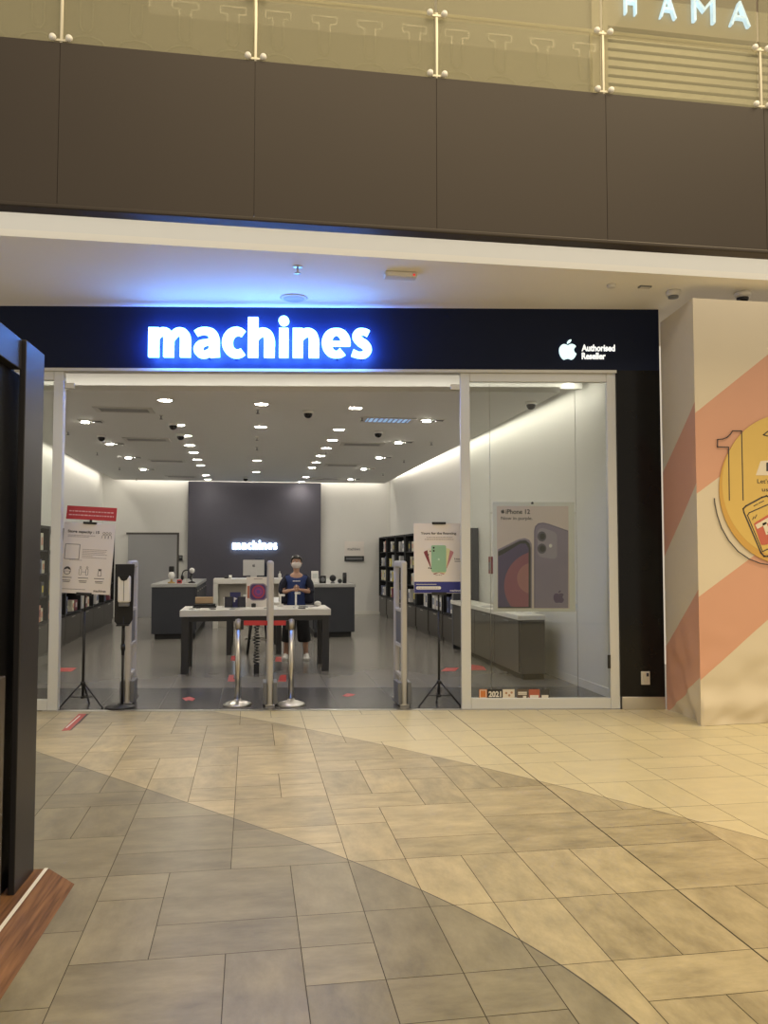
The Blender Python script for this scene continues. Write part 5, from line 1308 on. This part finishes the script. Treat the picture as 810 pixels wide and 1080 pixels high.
# clothes
JS = [(0, 0, .68, (.165, .125)), (0, 0, .94, (.158, .122)), (0, .005, 1.15, (.155, .118)), (0, .005, 1.255, (.115, .088)), (0, -.002, 1.315, .058)]
ES = [(0, 1), (1, 2), (2, 3), (3, 4)]
for s in (-1, 1):
    i = len(JS); JS += [(s * .148, .008, 1.242, .058), (s * .188, .008, 1.195, .060), (s * .20, -.008, 1.125, .058)]; ES += [(3, i), (i, i + 1), (i + 1, i + 2)]
shirt = skin('shirt', JS, ES, M_SHIRT, per)
bm = new()
for k, (a, b_) in enumerate(((-.055, -.022), (-.018, .004), (.008, .03), (.034, .056))): box(bm, a, b_, -.128, -.108, 1.192, 1.206, bev=.002)
obj('shirt_print', bm, M_WPLAS, shirt)
# open cardigan: a sleeve to below the elbow and a hanging front on each side
JC = [(0, .06, 1.20, (.13, .05)), (0, .075, 1.02, (.15, .05)), (0, .08, .86, (.16, .05))]; EC = [(0, 1), (1, 2)]
for s in (-1, 1):
    i = len(JC)
    JC += [(s * .140, .008, 1.245, .072), (s * .200, .005, 1.17, .070), (s * .228, -.02, 1.03, .058), (s * .195, -.085, 1.035, .048)]; EC += [(0, i), (i, i + 1), (i + 1, i + 2), (i + 2, i + 3)]
    JC += [(s * .175, -.01, 1.03, (.06, .11)), (s * .170, -.015, .84, (.065, .12))]; EC += [(1, i + 4), (i + 4, i + 5)]
skin('cardigan', JC, EC, M_JACK, per)
JT = [(0, 0, .92, (.155, .115)), (0, 0, .84, (.165, .122))]; ET = [(0, 1)]
for s in (-1, 1):
    i = len(JT); JT += [(s * .085, 0, .76, .115), (s * .110, -.008, .48, .108), (s * .122, .005, .30, .112), (s * .122, .006, .26, .112)]; ET += [(1, i), (i, i + 1), (i + 1, i + 2), (i + 2, i + 3)]
skin('trousers', JT, ET, M_TROU, per)
for s in (-1, 1):
    bm = new()
    prof = [(-.045, .045), (-.038, .060), (.0, .056), (.06, .052), (.12, .048), (.165, .038), (.185, .018)]
    # shoe: heel at +y, toe towards the camera
    rows = []
    for k, (yy_, hw) in enumerate(((.060, .026), (.05, .042), (.0, .046), (-.05, .050), (-.11, .054), (-.15, .048), (-.18, .026))):
        top = (.085, .115, .11, .092, .072, .056, .036)[k]
        rows.append([bm.verts.new((s * .156 + a * hw, yy_, z)) for a, z in ((-.9, .014), (-1, .03), (-.75, top * .8), (0, top), (.75, top * .8), (1, .03), (.9, .014))])
    for r0, r1 in zip(rows, rows[1:]):
        for i in range(6):
            f = bm.faces.new((r0[i], r0[i + 1], r1[i + 1], r1[i])); f.smooth = True
        bm.faces.new((r0[6], r0[0], r1[0], r1[6]))
    bm.faces.new(rows[0]); bm.faces.new(rows[-1][::-1])
    sh2 = obj('shoe', bm, mat('white_shoe', (.76, .75, .72), .5), per)
    bm = new(); prismz(bm, [(s * .156 + x, y) for x, y in ((-.036, .058), (.036, .058), (.042, -.05), (.046, -.11), (.034, -.165), (0, -.178), (-.034, -.165), (-.046, -.11), (-.042, -.05))], .0015, .022); obj('sole', bm, M_WPLAS, sh2)
# the small phone held in both hands
p = per.matrix_basis @ Vector((0, -.283, 1.10))
t = thing('held_phone', 'small white phone held between both hands of the person', 'phone', (p.x, p.y + .012, 1.075), R(-3)); bm = new(); box(bm, -.012, .012, -.006, .006, 0, .075, bev=.003); obj('casing', bm, M_WPLAS, t)
bm = new(); box(bm, -.010, .010, .006, .0072, .006, .068); obj('screen', bm, M_BLACK, t)
